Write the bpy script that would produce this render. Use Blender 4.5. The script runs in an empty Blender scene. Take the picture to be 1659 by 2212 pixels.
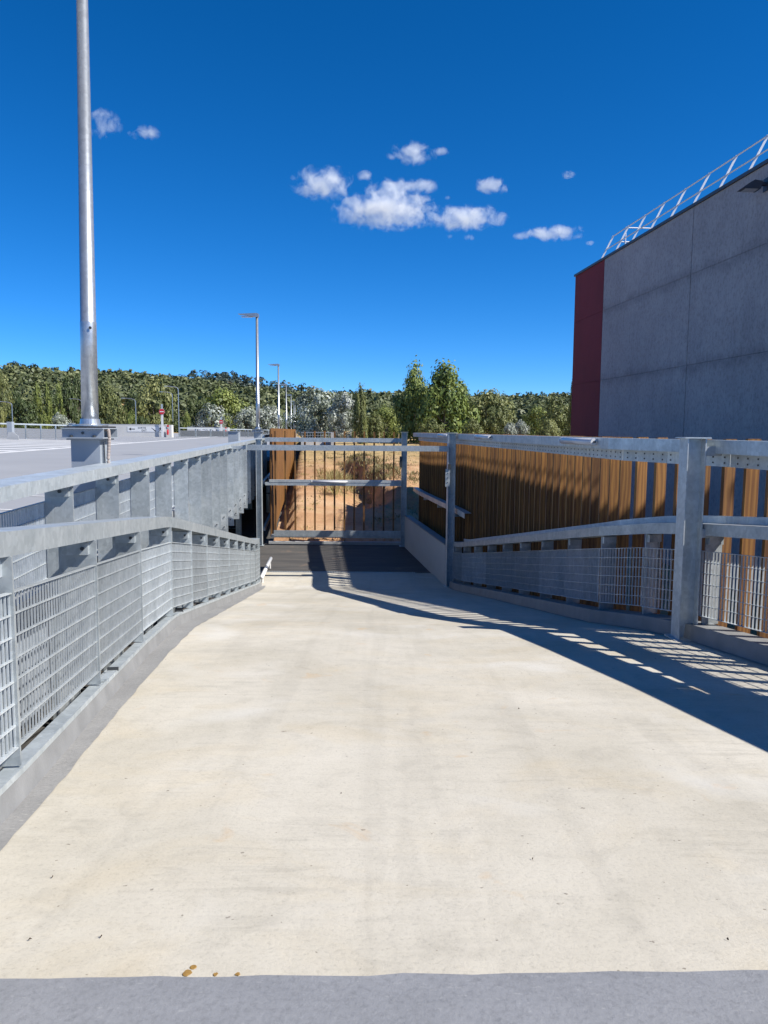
import bpy, math, random
import numpy as np
from mathutils import Vector, Matrix, noise
random.seed(7); RNG = np.random.default_rng(7)
R = math.radians
sc = bpy.context.scene
COL = sc.collection

# ------------------------------------------------------------------ camera
EYE = 1.55
cam_d = bpy.data.cameras.new('camera'); cam = bpy.data.objects.new('camera', cam_d); COL.objects.link(cam)
cam_d.sensor_fit = 'VERTICAL'; cam_d.sensor_height = 36.0; cam_d.lens = 36.0 * 1664 / 2212
cam_d.clip_start = 0.05; cam_d.clip_end = 30000
PITCH = math.atan(176 / 1664)
cam.matrix_world = Matrix.Translation((0, 0, EYE)) @ Matrix.Rotation(R(90) - PITCH, 4, 'X') @ Matrix.Rotation(R(0.4), 4, 'Z')
sc.camera = cam

# ------------------------------------------------------------------ world and sun
SUN = Vector((0.97, -0.36, 1.0)).normalized()
w = bpy.data.worlds.new('World'); sc.world = w; w.use_nodes = True
nt = w.node_tree; nt.nodes.clear()
sky = nt.nodes.new('ShaderNodeTexSky'); sky.sky_type = 'NISHITA'; sky.sun_disc = False
sky.sun_elevation = math.asin(SUN.z); sky.sun_rotation = math.atan2(SUN.x, SUN.y)
sky.altitude = 1500; sky.air_density = 0.7; sky.dust_density = 0.0; sky.ozone_density = 6.0
hs = nt.nodes.new('ShaderNodeHueSaturation'); hs.inputs['Saturation'].default_value = 1.17; hs.inputs['Value'].default_value = 1.0
bg = nt.nodes.new('ShaderNodeBackground'); bg.inputs['Strength'].default_value = 0.091
wo = nt.nodes.new('ShaderNodeOutputWorld')
tint = nt.nodes.new('ShaderNodeMix'); tint.data_type = 'RGBA'; tint.blend_type = 'MULTIPLY'; tint.inputs[0].default_value = 1.0
tint.inputs[7].default_value = (0.80, 0.98, 1.14, 1)
nt.links.new(sky.outputs[0], tint.inputs[6]); nt.links.new(tint.outputs[2], hs.inputs['Color']); nt.links.new(hs.outputs[0], bg.inputs[0]); nt.links.new(bg.outputs[0], wo.inputs[0])
sl = bpy.data.lights.new('sun', 'SUN'); sl.energy = 5.0; sl.angle = R(0.5); sl.color = (1.0, 0.955, 0.88)
so = bpy.data.objects.new('sun', sl); COL.objects.link(so)
so.rotation_mode = 'QUATERNION'; so.rotation_quaternion = SUN.to_track_quat('Z', 'Y'); so.location = (30, -5, 40)

sc.view_settings.view_transform = 'Standard'; sc.view_settings.look = 'None'
sc.view_settings.exposure = 0.7; sc.view_settings.gamma = 1.0; sc.view_settings.use_curve_mapping = False
sc.cycles.use_denoising = True
sc.cycles.max_bounces = 12; sc.cycles.diffuse_bounces = 4; sc.cycles.glossy_bounces = 3
sc.cycles.volume_bounces = 12; sc.cycles.transparent_max_bounces = 8
sc.cycles.sample_clamp_indirect = 8.0

# ------------------------------------------------------------------ material helpers
def mat(name):
    m = bpy.data.materials.new(name); m.use_nodes = True
    return m, m.node_tree, m.node_tree.nodes['Principled BSDF']

def N(t, kind, **kw):
    n = t.nodes.new('ShaderNode' + kind)
    for k, v in kw.items():
        if k in n.inputs.keys() if hasattr(n.inputs, 'keys') else False: n.inputs[k].default_value = v
        else: setattr(n, k, v)
    return n

def noise_tex(t, vec, scale, detail=4, rough=0.55, dist=0.0):
    n = t.nodes.new('ShaderNodeTexNoise'); n.inputs['Scale'].default_value = scale
    n.inputs['Detail'].default_value = detail; n.inputs['Roughness'].default_value = rough; n.inputs['Distortion'].default_value = dist
    t.links.new(vec, n.inputs['Vector']); return n.outputs['Fac']

def mapping(t, vec, scale=(1, 1, 1), rot=(0, 0, 0)):
    n = t.nodes.new('ShaderNodeMapping'); n.inputs['Scale'].default_value = scale; n.inputs['Rotation'].default_value = rot
    t.links.new(vec, n.inputs['Vector']); return n.outputs[0]

def ramp(t, fac, stops):
    n = t.nodes.new('ShaderNodeValToRGB'); e = n.color_ramp.elements
    while len(e) < len(stops): e.new(0.5)
    for el, (p, c) in zip(e, stops):
        el.position = p; el.color = (c[0], c[1], c[2], 1) if hasattr(c, '__len__') else (c, c, c, 1)
    t.links.new(fac, n.inputs[0]); return n.outputs[0]

def mix(t, fac, a, b, mode='MIX'):
    n = t.nodes.new('ShaderNodeMix'); n.data_type = 'RGBA'; n.blend_type = mode
    for sock, v in ((n.inputs[0], fac), (n.inputs[6], a), (n.inputs[7], b)):
        if isinstance(v, bpy.types.NodeSocket): t.links.new(v, sock)
        elif hasattr(v, '__len__'): sock.default_value = (v[0], v[1], v[2], 1)
        else: sock.default_value = v
    return n.outputs[2]

def math_n(t, op, a, b=None, c=None):
    n = t.nodes.new('ShaderNodeMath'); n.operation = op
    for i, v in enumerate((a, b, c)):
        if v is None: continue
        if isinstance(v, bpy.types.NodeSocket): t.links.new(v, n.inputs[i])
        else: n.inputs[i].default_value = v
    return n.outputs[0]

def bump(t, p, height, strength=0.3, dist=0.01):
    n = t.nodes.new('ShaderNodeBump'); n.inputs['Strength'].default_value = strength; n.inputs['Distance'].default_value = dist
    t.links.new(height, n.inputs['Height']); t.links.new(n.outputs[0], p.inputs['Normal'])

def pos(t): return t.nodes.new('ShaderNodeNewGeometry').outputs['Position']
def objco(t): return t.nodes.new('ShaderNodeTexCoord').outputs['Object']
def rnd(t): return t.nodes.new('ShaderNodeObjectInfo').outputs['Random']

def simple(name, col, rough=0.6, metal=0.0, var=0.12, scale=6.0, bmp=0.0):
    m, t, p = mat(name); v = pos(t)
    n = noise_tex(t, v, scale, 5)
    c = ramp(t, n, [(0.25, [x * (1 - var) for x in col]), (0.75, [min(1, x * (1 + var)) for x in col])])
    t.links.new(c, p.inputs['Base Color']); p.inputs['Roughness'].default_value = rough; p.inputs['Metallic'].default_value = metal
    if bmp: bump(t, p, noise_tex(t, v, scale * 12, 3), bmp)
    return m

M = {}
def galv(name, lo, hi, metal, r0, r1):
    m, t, p = mat(name); v = pos(t)
    cloud = noise_tex(t, v, 3.2, 5, 0.6, 0.6)
    vo = t.nodes.new('ShaderNodeTexVoronoi'); vo.inputs['Scale'].default_value = 26; t.links.new(v, vo.inputs['Vector'])
    streak = noise_tex(t, mapping(t, v, (9, 9, 1.1)), 1.0, 4, 0.6, 0.4)
    f = math_n(t, 'ADD', math_n(t, 'MULTIPLY', cloud, 0.65), math_n(t, 'MULTIPLY', streak, 0.35))
    c = ramp(t, f, [(0.33, lo), (0.52, [(a + b) / 2 for a, b in zip(lo, hi)]), (0.68, hi)])
    sep = t.nodes.new('ShaderNodeSeparateColor'); t.links.new(vo.outputs['Color'], sep.inputs[0])
    c = mix(t, 0.22, c, ramp(t, sep.outputs[0], [(0, [x * 0.6 for x in lo]), (1, hi)]))
    drip = noise_tex(t, mapping(t, v, (16, 16, 2.2), (0.25, 0.2, 0)), 1.0, 5, 0.65, 0.8)
    c = mix(t, math_n(t, 'MULTIPLY', ramp(t, drip, [(0.58, 0), (0.70, 1)]), 0.35), c, [min(1, x * 1.25) for x in hi])
    c = mix(t, 1.0, c, ramp(t, rnd(t), [(0, 0.82), (0.5, 0.97), (1, 1.12)]), 'MULTIPLY')
    t.links.new(c, p.inputs['Base Color']); p.inputs['Metallic'].default_value = metal
    t.links.new(ramp(t, f, [(0.3, r1), (0.7, r0)]), p.inputs['Roughness'])
    bump(t, p, cloud, 0.06, 0.02)
    return m
M['galv'] = galv('galvanised_steel', (0.36, 0.405, 0.43), (0.64, 0.69, 0.715), 0.42, 0.36, 0.52)
M['grate'] = galv('galvanised_grating', (0.44, 0.48, 0.50), (0.66, 0.70, 0.72), 0.3, 0.40, 0.55)
M['pole'] = galv('galvanised_pole', (0.38, 0.41, 0.44), (0.60, 0.63, 0.66), 0.75, 0.28, 0.42)
M['bolt'] = simple('dark_bolt', (0.07, 0.075, 0.08), 0.5, 0.6)
M['greypaint'] = simple('grey_steel_paint', (0.36, 0.40, 0.45), 0.45, 0.0, 0.06, 2.0)
M['white'] = simple('white_plastic', (0.80, 0.80, 0.80), 0.35, 0, 0.03)
M['opal'] = simple('opal_diffuser', (0.72, 0.72, 0.75), 0.25, 0, 0.02)
M['black'] = simple('black_rubber', (0.02, 0.02, 0.022), 0.6)
M['darkcol'] = simple('dark_column_paint', (0.05, 0.055, 0.065), 0.5)
M['beigepipe'] = simple('beige_conduit', (0.40, 0.34, 0.31), 0.6)
M['red'] = simple('red_enamel', (0.62, 0.02, 0.03), 0.35, 0, 0.05)
M['signwhite'] = simple('sign_white', (0.82, 0.82, 0.82), 0.4, 0, 0.02)
M['signblack'] = simple('sign_black', (0.02, 0.02, 0.025), 0.5)
M['glass'] = simple('lamp_glass', (0.55, 0.58, 0.62), 0.1)
M['resin'] = simple('amber_resin', (0.36, 0.21, 0.05), 0.5, 0, 0.3, 60)
M['leafdry'] = simple('dry_leaf', (0.06, 0.04, 0.025), 0.8, 0, 0.3, 80)
M['stake'] = simple('pale_stake', (0.42, 0.33, 0.20), 0.8)

def mk_concrete(name, a, b, ramp_floor=False):
    m, t, p = mat(name); v = pos(t)
    big = noise_tex(t, v, 0.5, 7, 0.62, 0.5)
    c = ramp(t, big, [(0.30, a), (0.5, [(x + y) / 2 for x, y in zip(a, b)]), (0.70, b)])
    fine = noise_tex(t, v, 60, 5, 0.75)
    c = mix(t, 0.75, c, ramp(t, fine, [(0.30, 0.74), (0.48, 1.0), (1, 1.0)]), 'MULTIPLY')
    h = math_n(t, 'ADD', fine, noise_tex(t, v, 14, 4))
    if ramp_floor:
        warm = noise_tex(t, mapping(t, v, (1.0, 1.6, 1)), 0.9, 6, 0.65, 0.8)
        c = mix(t, 0.8, c, ramp(t, warm, [(0.30, (0.975, 0.975, 0.975)), (0.5, (1, 1, 1)), (0.66, (1.0, 0.965, 0.90)), (0.8, (0.97, 0.91, 0.82))]), 'MULTIPLY')
        msk = ramp(t, noise_tex(t, v, 0.7, 4, 0.6, 0.6), [(0.42, 0), (0.62, 1)])
        st = noise_tex(t, mapping(t, v, (2.2, 17.0, 1), (0, 0, R(3))), 1.0, 6, 0.7, 0.9)       # broken broom marks
        c = mix(t, math_n(t, 'MULTIPLY', msk, 0.75), c, mix(t, 1.0, c, ramp(t, st, [(0.34, 0.82), (0.5, 1.0), (0.8, 1.03)]), 'MULTIPLY'))
        tr = noise_tex(t, mapping(t, v, (2.6, 0.10, 1), (0, 0, R(-6))), 1.0, 4, 0.6, 0.15)      # wheel tracks
        c = mix(t, 0.5, c, ramp(t, tr, [(0.38, 0.86), (0.47, 1.0), (0.60, 1.0), (0.66, 1.06)]), 'MULTIPLY')
        mid = noise_tex(t, v, 5.5, 6, 0.7, 0.6)
        c = mix(t, 0.6, c, ramp(t, mid, [(0.33, 0.85), (0.5, 1.0), (0.75, 1.04)]), 'MULTIPLY')
        s1 = noise_tex(t, v, 2.1, 4, 0.55, 0.9)
        c = mix(t, math_n(t, 'MULTIPLY', ramp(t, s1, [(0.655, 0), (0.74, 1)]), 0.42), c, (0.52, 0.34, 0.17))
        s2 = noise_tex(t, mapping(t, v, (3, 11, 1)), 1.3, 6, 0.75, 0.6)
        c = mix(t, math_n(t, 'MULTIPLY', ramp(t, s2, [(0.67, 0), (0.74, 1)]), 0.3), c, (0.24, 0.235, 0.22))
        s3 = noise_tex(t, v, 26.0, 2, 0.5)
        c = mix(t, math_n(t, 'MULTIPLY', ramp(t, s3, [(0.735, 0), (0.755, 1)]), 0.65), c, (0.14, 0.115, 0.09))
        s4 = noise_tex(t, v, 0.8, 3, 0.5, 0.4)
        c = mix(t, math_n(t, 'MULTIPLY', ramp(t, s4, [(0.58, 0), (0.75, 1)]), 0.45), c, (0.66, 0.655, 0.63))
        h = math_n(t, 'ADD', h, math_n(t, 'MULTIPLY', st, 0.8))
    t.links.new(c, p.inputs['Base Color']); p.inputs['Roughness'].default_value = 0.85
    bump(t, p, h, 0.35, 0.006)
    return m
M['ramp'] = mk_concrete('ramp_concrete', (0.455, 0.418, 0.34), (0.61, 0.57, 0.49), True)
M['wallconc'] = mk_concrete('cast_concrete', (0.44, 0.45, 0.46), (0.55, 0.56, 0.57))
M['parapet'] = mk_concrete('parapet_concrete', (0.60, 0.59, 0.57), (0.72, 0.71, 0.69))

def mk_coating(name, a, b, speck, amount):
    m, t, p = mat(name); v = pos(t)
    n = noise_tex(t, v, 2.2, 6, 0.65)
    c = ramp(t, n, [(0.3, a), (0.7, b)])
    g = noise_tex(t, v, 45, 5, 0.75)
    c = mix(t, 0.7, c, ramp(t, g, [(0.32, 0.72), (0.5, 1.0), (0.72, 1.12)]), 'MULTIPLY')
    sp = noise_tex(t, mapping(t, v, (26, 60, 26), (0, 0, R(20))), 1.0, 4, 0.6)
    c = mix(t, math_n(t, 'MULTIPLY', ramp(t, sp, [(0.63, 0), (0.70, 1)]), amount), c, speck)
    d = noise_tex(t, v, 1.1, 5, 0.7, 0.6)
    c = mix(t, math_n(t, 'MULTIPLY', ramp(t, d, [(0.58, 0), (0.72, 1)]), 0.3), c, [x * 0.7 for x in a])
    t.links.new(c, p.inputs['Base Color']); p.inputs['Roughness'].default_value = 0.6
    rel = noise_tex(t, v, 70, 5, 0.7, 0.2)
    bump(t, p, rel, 0.35, 0.008); return m
M['coating'] = mk_coating('grey_resin_coating', (0.195, 0.20, 0.212), (0.25, 0.255, 0.27), (0.42, 0.42, 0.41), 0.25)
M['edgepaint'] = mk_coating('edge_strip_paint', (0.215, 0.212, 0.205), (0.285, 0.28, 0.27), (0.50, 0.48, 0.43), 0.5)
M['fenceshade'] = simple('fence_grey_shaded', (0.20, 0.215, 0.23), 0.5, 0.2)  # deck fence gratings, partial shade put in as a darker grey
M['kerb'] = simple('kerb_grey_paint', (0.275, 0.278, 0.28), 0.6, 0, 0.18, 4.5, 0.2)
M['deck'] = simple('deck_grey_coating', (0.36, 0.365, 0.375), 0.65, 0, 0.07, 0.35, 0.1)
M['paint'] = simple('white_road_paint', (0.78, 0.78, 0.77), 0.6, 0, 0.06, 2.0)

def mk_asphalt():
    m, t, p = mat('asphalt'); v = pos(t)
    st = noise_tex(t, mapping(t, v, (0.5, 3.5, 1)), 1.0, 5, 0.65)
    c = ramp(t, st, [(0.3, (0.04, 0.038, 0.037)), (0.55, (0.07, 0.065, 0.06)), (0.8, (0.115, 0.10, 0.085))])
    d = noise_tex(t, v, 1.7, 4, 0.6)
    c = mix(t, math_n(t, 'MULTIPLY', ramp(t, d, [(0.62, 0), (0.72, 1)]), 0.4), c, (0.22, 0.15, 0.10))
    t.links.new(c, p.inputs['Base Color']); p.inputs['Roughness'].default_value = 0.85
    bump(t, p, noise_tex(t, v, 90, 3), 0.5, 0.01); return m
M['asphalt'] = mk_asphalt()

def mk_wood(name, dark, light):
    m, t, p = mat(name); o = objco(t); r = rnd(t)
    off = t.nodes.new('ShaderNodeVectorMath'); off.operation = 'ADD'
    cmb = t.nodes.new('ShaderNodeCombineXYZ')
    t.links.new(math_n(t, 'MULTIPLY', r, 37.0), cmb.inputs[0]); t.links.new(math_n(t, 'MULTIPLY', r, 91.0), cmb.inputs[2])
    t.links.new(o, off.inputs[0]); t.links.new(cmb.outputs[0], off.inputs[1]); v = off.outputs[0]
    dst = noise_tex(t, mapping(t, v, (3.0, 3.0, 0.55)), 2.0, 2, 0.5)
    wv = t.nodes.new('ShaderNodeTexWave'); wv.wave_type = 'BANDS'; wv.bands_direction = 'X'
    wv.inputs['Scale'].default_value = 5.5; wv.inputs['Distortion'].default_value = 11; wv.inputs['Detail'].default_value = 3; wv.inputs['Detail Scale'].default_value = 1.3
    t.links.new(mapping(t, v, (1, 1, 0.10)), wv.inputs['Vector'])
    f = math_n(t, 'ADD', math_n(t, 'MULTIPLY', wv.outputs['Fac'], 0.55), math_n(t, 'MULTIPLY', dst, 0.45))
    c = ramp(t, f, [(0.2, dark), (0.5, [(a + b) / 2 for a, b in zip(dark, light)]), (0.8, light)])
    tone = ramp(t, r, [(0, (0.60, 0.57, 0.53)), (0.35, (0.86, 0.85, 0.84)), (0.7, (1, 1, 1)), (1, (1.16, 1.14, 1.10))])
    c = mix(t, 1.0, c, tone, 'MULTIPLY')
    kn = t.nodes.new('ShaderNodeTexVoronoi'); kn.inputs['Scale'].default_value = 1.0
    t.links.new(mapping(t, v, (6, 6, 2.2)), kn.inputs['Vector'])
    c = mix(t, math_n(t, 'MULTIPLY', ramp(t, kn.outputs['Distance'], [(0.06, 1), (0.15, 0)]), 0.6), c, [x * 0.45 for x in dark])
    t.links.new(c, p.inputs['Base Color']); p.inputs['Roughness'].default_value = 0.7
    bump(t, p, f, 0.15, 0.004); return m
M['wood'] = mk_wood('larch_timber', (0.235, 0.09, 0.016), (0.44, 0.21, 0.042))

def mk_building(name, a, b, rough=True):
    m, t, p = mat(name); v = pos(t)
    n = noise_tex(t, v, 0.5, 6, 0.65, 0.3)
    c = ramp(t, n, [(0.3, a), (0.7, b)])
    st = noise_tex(t, mapping(t, v, (2.2, 2.2, 0.30)), 1.0, 6, 0.7)
    c = mix(t, 0.4, c, ramp(t, st, [(0.32, 0.78), (0.55, 1.0), (0.8, 1.0)]), 'MULTIPLY')
    if rough:                                                     # dirt that has run down from the joints
        sep = t.nodes.new('ShaderNodeSeparateXYZ'); t.links.new(v, sep.inputs[0])
        wob = math_n(t, 'MULTIPLY', noise_tex(t, mapping(t, v, (1.2, 1.2, 0.2)), 1.0, 5, 0.7), 0.9)
        for zj in (6.36, 3.62):
            dz = math_n(t, 'SUBTRACT', math_n(t, 'ADD', sep.outputs[2], wob), zj + 0.42)
            band = math_n(t, 'MAXIMUM', math_n(t, 'SUBTRACT', 1.0, math_n(t, 'MULTIPLY', math_n(t, 'ABSOLUTE', dz), 3.4)), 0.0)
            c = mix(t, math_n(t, 'MULTIPLY', band, 0.36), c, (0.10, 0.095, 0.10))
    if rough:
        f = noise_tex(t, mapping(t, v, (11, 11, 8)), 1.0, 4, 0.75)
        c = mix(t, 0.55, c, ramp(t, f, [(0.34, 0.5), (0.52, 1.0), (0.72, 1.12)]), 'MULTIPLY')
        bump(t, p, noise_tex(t, v, 18, 4, 0.7), 0.4, 0.03)
    else:
        wv = t.nodes.new('ShaderNodeTexWave'); wv.bands_direction = 'Y'; wv.inputs['Scale'].default_value = 6.0; t.links.new(v, wv.inputs['Vector'])
        bump(t, p, wv.outputs['Fac'], 0.4, 0.02)
    t.links.new(c, p.inputs['Base Color']); p.inputs['Roughness'].default_value = 0.8
    return m
M['bgrey'] = mk_building('grey_roughcast', (0.31, 0.29, 0.29), (0.41, 0.385, 0.38))
M['bred'] = mk_building('red_cladding', (0.165, 0.011, 0.018), (0.20, 0.015, 0.024), False)
M['joint'] = simple('dark_joint', (0.12, 0.115, 0.12), 0.8)
M['cap'] = simple('dark_coping', (0.05, 0.055, 0.065), 0.5)
M['alu'] = simple('roof_rail_aluminium', (0.72, 0.72, 0.72), 0.35, 0.3, 0.05)

def mk_earth():
    m, t, p = mat('earth_and_dry_grass'); v = pos(t)
    n = noise_tex(t, v, 0.35, 6, 0.62, 0.3)
    c = ramp(t, n, [(0.3, (0.32, 0.165, 0.075)), (0.5, (0.44, 0.255, 0.13)), (0.72, (0.53, 0.35, 0.20))])
    cl = noise_tex(t, v, 7, 5, 0.7)
    c = mix(t, 0.6, c, ramp(t, cl, [(0.3, 0.6), (0.55, 1.0), (0.8, 1.0)]), 'MULTIPLY')
    sep = t.nodes.new('ShaderNodeSeparateXYZ'); t.links.new(v, sep.inputs[0])
    g = noise_tex(t, mapping(t, v, (1.0, 0.6, 1)), 0.8, 6, 0.7, 0.5)
    far = ramp(t, math_n(t, 'MULTIPLY', sep.outputs[1], 1 / 120), [(0.42, 0), (0.62, 1)])
    gf = math_n(t, 'ADD', ramp(t, g, [(0.56, 0), (0.70, 1)]), far); gf = math_n(t, 'MINIMUM', gf, 0.85)
    gc = ramp(t, noise_tex(t, v, 1.3, 4), [(0.33, (0.20, 0.17, 0.06)), (0.5, (0.38, 0.29, 0.115)), (0.75, (0.47, 0.36, 0.16))])
    c = mix(t, math_n(t, 'MULTIPLY', gf, 0.8), c, gc)
    t.links.new(c, p.inputs['Base Color']); p.inputs['Roughness'].default_value = 0.95
    bump(t, p, math_n(t, 'ADD', cl, noise_tex(t, v, 25, 3)), 0.6, 0.08); return m
M['earth'] = mk_earth()
M['hill'] = simple('hill_scrub_soil', (0.085, 0.08, 0.04), 0.95, 0, 0.4, 0.03)
M['drysoil'] = simple('bare_dry_slope', (0.50, 0.32, 0.14), 0.95, 0, 0.25, 0.3)

def mk_leaf(name, cols, back=None, trans=0.25):
    m, t, p = mat(name); v = pos(t)
    at = t.nodes.new('ShaderNodeAttribute'); at.attribute_name = 'tone'
    c = ramp(t, at.outputs['Fac'], [(0.0, cols[0]), (0.5, cols[1]), (1.0, cols[2])])
    c = mix(t, 1.0, c, ramp(t, rnd(t), [(0, (0.82, 0.86, 0.8)), (1, (1.0, 1.0, 1.0))]), 'MULTIPLY')
    t.links.new(c, p.inputs['Base Color']); p.inputs['Roughness'].default_value = 0.6
    tr = t.nodes.new('ShaderNodeBsdfTranslucent'); t.links.new(c, tr.inputs[0])
    ms = t.nodes.new('ShaderNodeMixShader'); ms.inputs[0].default_value = trans
    t.links.new(p.outputs[0], ms.inputs[1]); t.links.new(tr.outputs[0], ms.inputs[2])
    t.links.new(ms.outputs[0], t.nodes['Material Output'].inputs['Surface'])
    return m
M['lf_poplar'] = mk_leaf('poplar_leaves', [(0.07, 0.11, 0.026), (0.155, 0.21, 0.045), (0.29, 0.33, 0.08)])
M['lf_silver'] = mk_leaf('silver_leaves', [(0.10, 0.12, 0.07), (0.30, 0.33, 0.27), (0.62, 0.64, 0.60)])
M['lf_dark'] = mk_leaf('dark_leaves', [(0.032, 0.05, 0.016), (0.065, 0.095, 0.026), (0.12, 0.15, 0.05)])
M['lf_olive'] = mk_leaf('olive_leaves', [(0.075, 0.095, 0.028), (0.165, 0.185, 0.055), (0.30, 0.30, 0.11)])
M['lf_light'] = mk_leaf('light_leaves', [(0.085, 0.12, 0.025), (0.19, 0.23, 0.05), (0.33, 0.36, 0.10)])
M['lf_hill'] = mk_leaf('hill_leaves', [(0.06, 0.075, 0.032), (0.12, 0.138, 0.055), (0.22, 0.22, 0.09)], trans=0.12)
M['lf_far_haze'] = mk_leaf('far_hill_leaves_hazed', [(0.035, 0.055, 0.045), (0.055, 0.08, 0.065), (0.075, 0.10, 0.08)], trans=0.1)  # blue of distant haze mixed into the leaf colours
M['lf_grass'] = mk_leaf('grass_blades', [(0.13, 0.09, 0.045), (0.24, 0.21, 0.085), (0.46, 0.37, 0.17)])
M['bark'] = simple('bark', (0.14, 0.115, 0.09), 0.9, 0, 0.3, 8)

def scale_albedo(key, k):
    m = M[key]; t = m.node_tree; p = t.nodes['Principled BSDF']; lk = p.inputs['Base Color'].links[0].from_socket
    t.links.new(mix(t, 1.0, lk, (k, k, k), 'MULTIPLY'), p.inputs['Base Color'])
for key in M:
    if key.startswith('lf_') or key in ('earth', 'hill', 'drysoil', 'bgrey', 'bred', 'asphalt', 'joint', 'cap', 'black', 'darkcol', 'alu', 'bolt', 'stake'): continue
    scale_albedo(key, 0.50 if key == 'wood' else 0.87 if key == 'ramp' else 0.95 if key in ('coating', 'edgepaint') else (0.88 if key == 'grate' else 0.90 if key in ('galv', 'pole') else 0.77))

# ------------------------------------------------------------------ mesh helpers
WL = {}
class MB:
    def __init__(s): s.v = []; s.f = []
    def add(s, vs, fs):
        o = len(s.v); s.v += [tuple(x) for x in vs]; s.f += [tuple(i + o for i in f) for f in fs]; return s
    def hexa(s, p):   # 8 corners: bottom 4 ccw, top 4 ccw
        return s.add(p, [(3, 2, 1, 0), (4, 5, 6, 7), (0, 1, 5, 4), (1, 2, 6, 5), (2, 3, 7, 6), (3, 0, 4, 7)])
    def box(s, x0, x1, y0, y1, z0, z1):
        return s.hexa([(x0, y0, z0), (x1, y0, z0), (x1, y1, z0), (x0, y1, z0), (x0, y0, z1), (x1, y0, z1), (x1, y1, z1), (x0, y1, z1)])
    def obox(s, c, ax, ay, az):
        c, ax, ay, az = map(Vector, (c, ax, ay, az))
        return s.hexa([c - ax - ay - az, c + ax - ay - az, c + ax + ay - az, c - ax + ay - az, c - ax - ay + az, c + ax - ay + az, c + ax + ay + az, c - ax + ay + az])
    def bar(s, p, q, wd, h, up=(0, 0, 1)):
        p, q, up = Vector(p), Vector(q), Vector(up); d = q - p; L = d.length; d.normalize()
        side = d.cross(up).normalized(); u = side.cross(d)
        return s.obox((p + q) / 2, side * (wd / 2), d * (L / 2), u * (h / 2))
    def prism(s, poly, o, ux, uy, ext):
        o, ux, uy, ext = map(Vector, (o, ux, uy, ext)); n = len(poly)
        a = [o + ux * x + uy * y for x, y in poly]; b = [x + ext for x in a]
        return s.add(a + b, [tuple(range(n))[::-1], tuple(range(n, 2 * n))] + [(i, (i + 1) % n, n + (i + 1) % n, n + i) for i in range(n)])
    def tube(s, path, r, n=10):
        path = [Vector(p) for p in path]; rr = r if hasattr(r, '__len__') else [r] * len(path); vs = []; fs = []
        for i, p in enumerate(path):
            d = (path[min(i + 1, len(path) - 1)] - path[max(i - 1, 0)]).normalized()
            a = d.cross(Vector((0, 0, 1)));
            if a.length < 1e-3: a = Vector((1, 0, 0))
            a.normalize(); b = d.cross(a)
            for k in range(n):
                t = 2 * math.pi * k / n; vs.append(p + (a * math.cos(t) + b * math.sin(t)) * rr[i])
        for i in range(len(path) - 1):
            for k in range(n): fs.append((i * n + k, i * n + (k + 1) % n, (i + 1) * n + (k + 1) % n, (i + 1) * n + k))
        fs.append(tuple(range(n))[::-1]); fs.append(tuple((len(path) - 1) * n + k for k in range(n)))
        return s.add(vs, fs)
    def lathe(s, c, prof, n=16, axis='Z'):
        vs = []; fs = []; c = Vector(c)
        for r, h in prof:
            for k in range(n):
                t = 2 * math.pi * k / n
                q = (r * math.cos(t), r * math.sin(t), h) if axis == 'Z' else ((r * math.cos(t), h, r * math.sin(t)) if axis == 'Y' else (h, r * math.cos(t), r * math.sin(t)))
                vs.append(c + Vector(q))
        m = len(prof)
        for i in range(m - 1):
            for k in range(n): fs.append((i * n + k, i * n + (k + 1) % n, (i + 1) * n + (k + 1) % n, (i + 1) * n + k))
        fs.append(tuple(range(n))[::-1]); fs.append(tuple((m - 1) * n + k for k in range(n)))
        return s.add(vs, fs)
    def sweep(s, path, sec, closed=True):
        """sec: list of (side, up) points; path: list of (x,y,z); side = right of the path in plan"""
        path = [Vector(p) for p in path]; n = len(sec); vs = []; fs = []
        for i, p in enumerate(path):
            d = Vector((0, 0, 0))
            if i > 0: d += (path[i] - path[i - 1]).to_2d().normalized().to_3d()
            if i < len(path) - 1: d += (path[i + 1] - path[i]).to_2d().normalized().to_3d()
            d.normalize(); side = Vector((d.y, -d.x, 0))
            for a, b in sec: vs.append(p + side * a + Vector((0, 0, b)))
        for i in range(len(path) - 1):
            for k in range(n if closed else n - 1):
                fs.append((i * n + k, (i + 1) * n + k, (i + 1) * n + (k + 1) % n, i * n + (k + 1) % n))
        if closed: fs.append(tuple(range(n))); fs.append(tuple((len(path) - 1) * n + k for k in range(n))[::-1])
        return s.add(vs, fs)
    def build(s, name, m, parent=None, smooth=False):
        o = Vector(WL.get(parent.name, (0, 0, 0))) if parent else Vector((0, 0, 0))
        me = bpy.data.meshes.new(name); me.from_pydata([tuple(Vector(x) - o) for x in s.v], [], s.f)
        return link(name, me, m, parent, smooth)
def link(name, me, m, parent=None, smooth=False):
    if m and not me.materials: me.materials.append(M[m])
    if smooth: me.polygons.foreach_set('use_smooth', [True] * len(me.polygons))
    me.update(); ob = bpy.data.objects.new(name, me); COL.objects.link(ob)
    if parent: ob.parent = parent; WL[ob.name] = WL.get(parent.name, (0, 0, 0))
    return ob
def tag(o, label=None, cat=None, group=None, kind=None):
    if label: o['label'] = label
    if cat: o['category'] = cat
    if group: o['group'] = group
    if kind: o['kind'] = kind
    return o
def thing(name, loc, label, cat, group=None, rz=0):
    o = bpy.data.objects.new(name, None); COL.objects.link(o); o.location = loc; o.rotation_euler[2] = rz
    o.empty_display_size = 0.2; WL[o.name] = tuple(loc); return tag(o, label, cat, group)
def copy_tree(o, parent=None):
    c = o.copy(); COL.objects.link(c); c.parent = parent
    for ch in list(o.children): copy_tree(ch, c)
    return c
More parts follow.
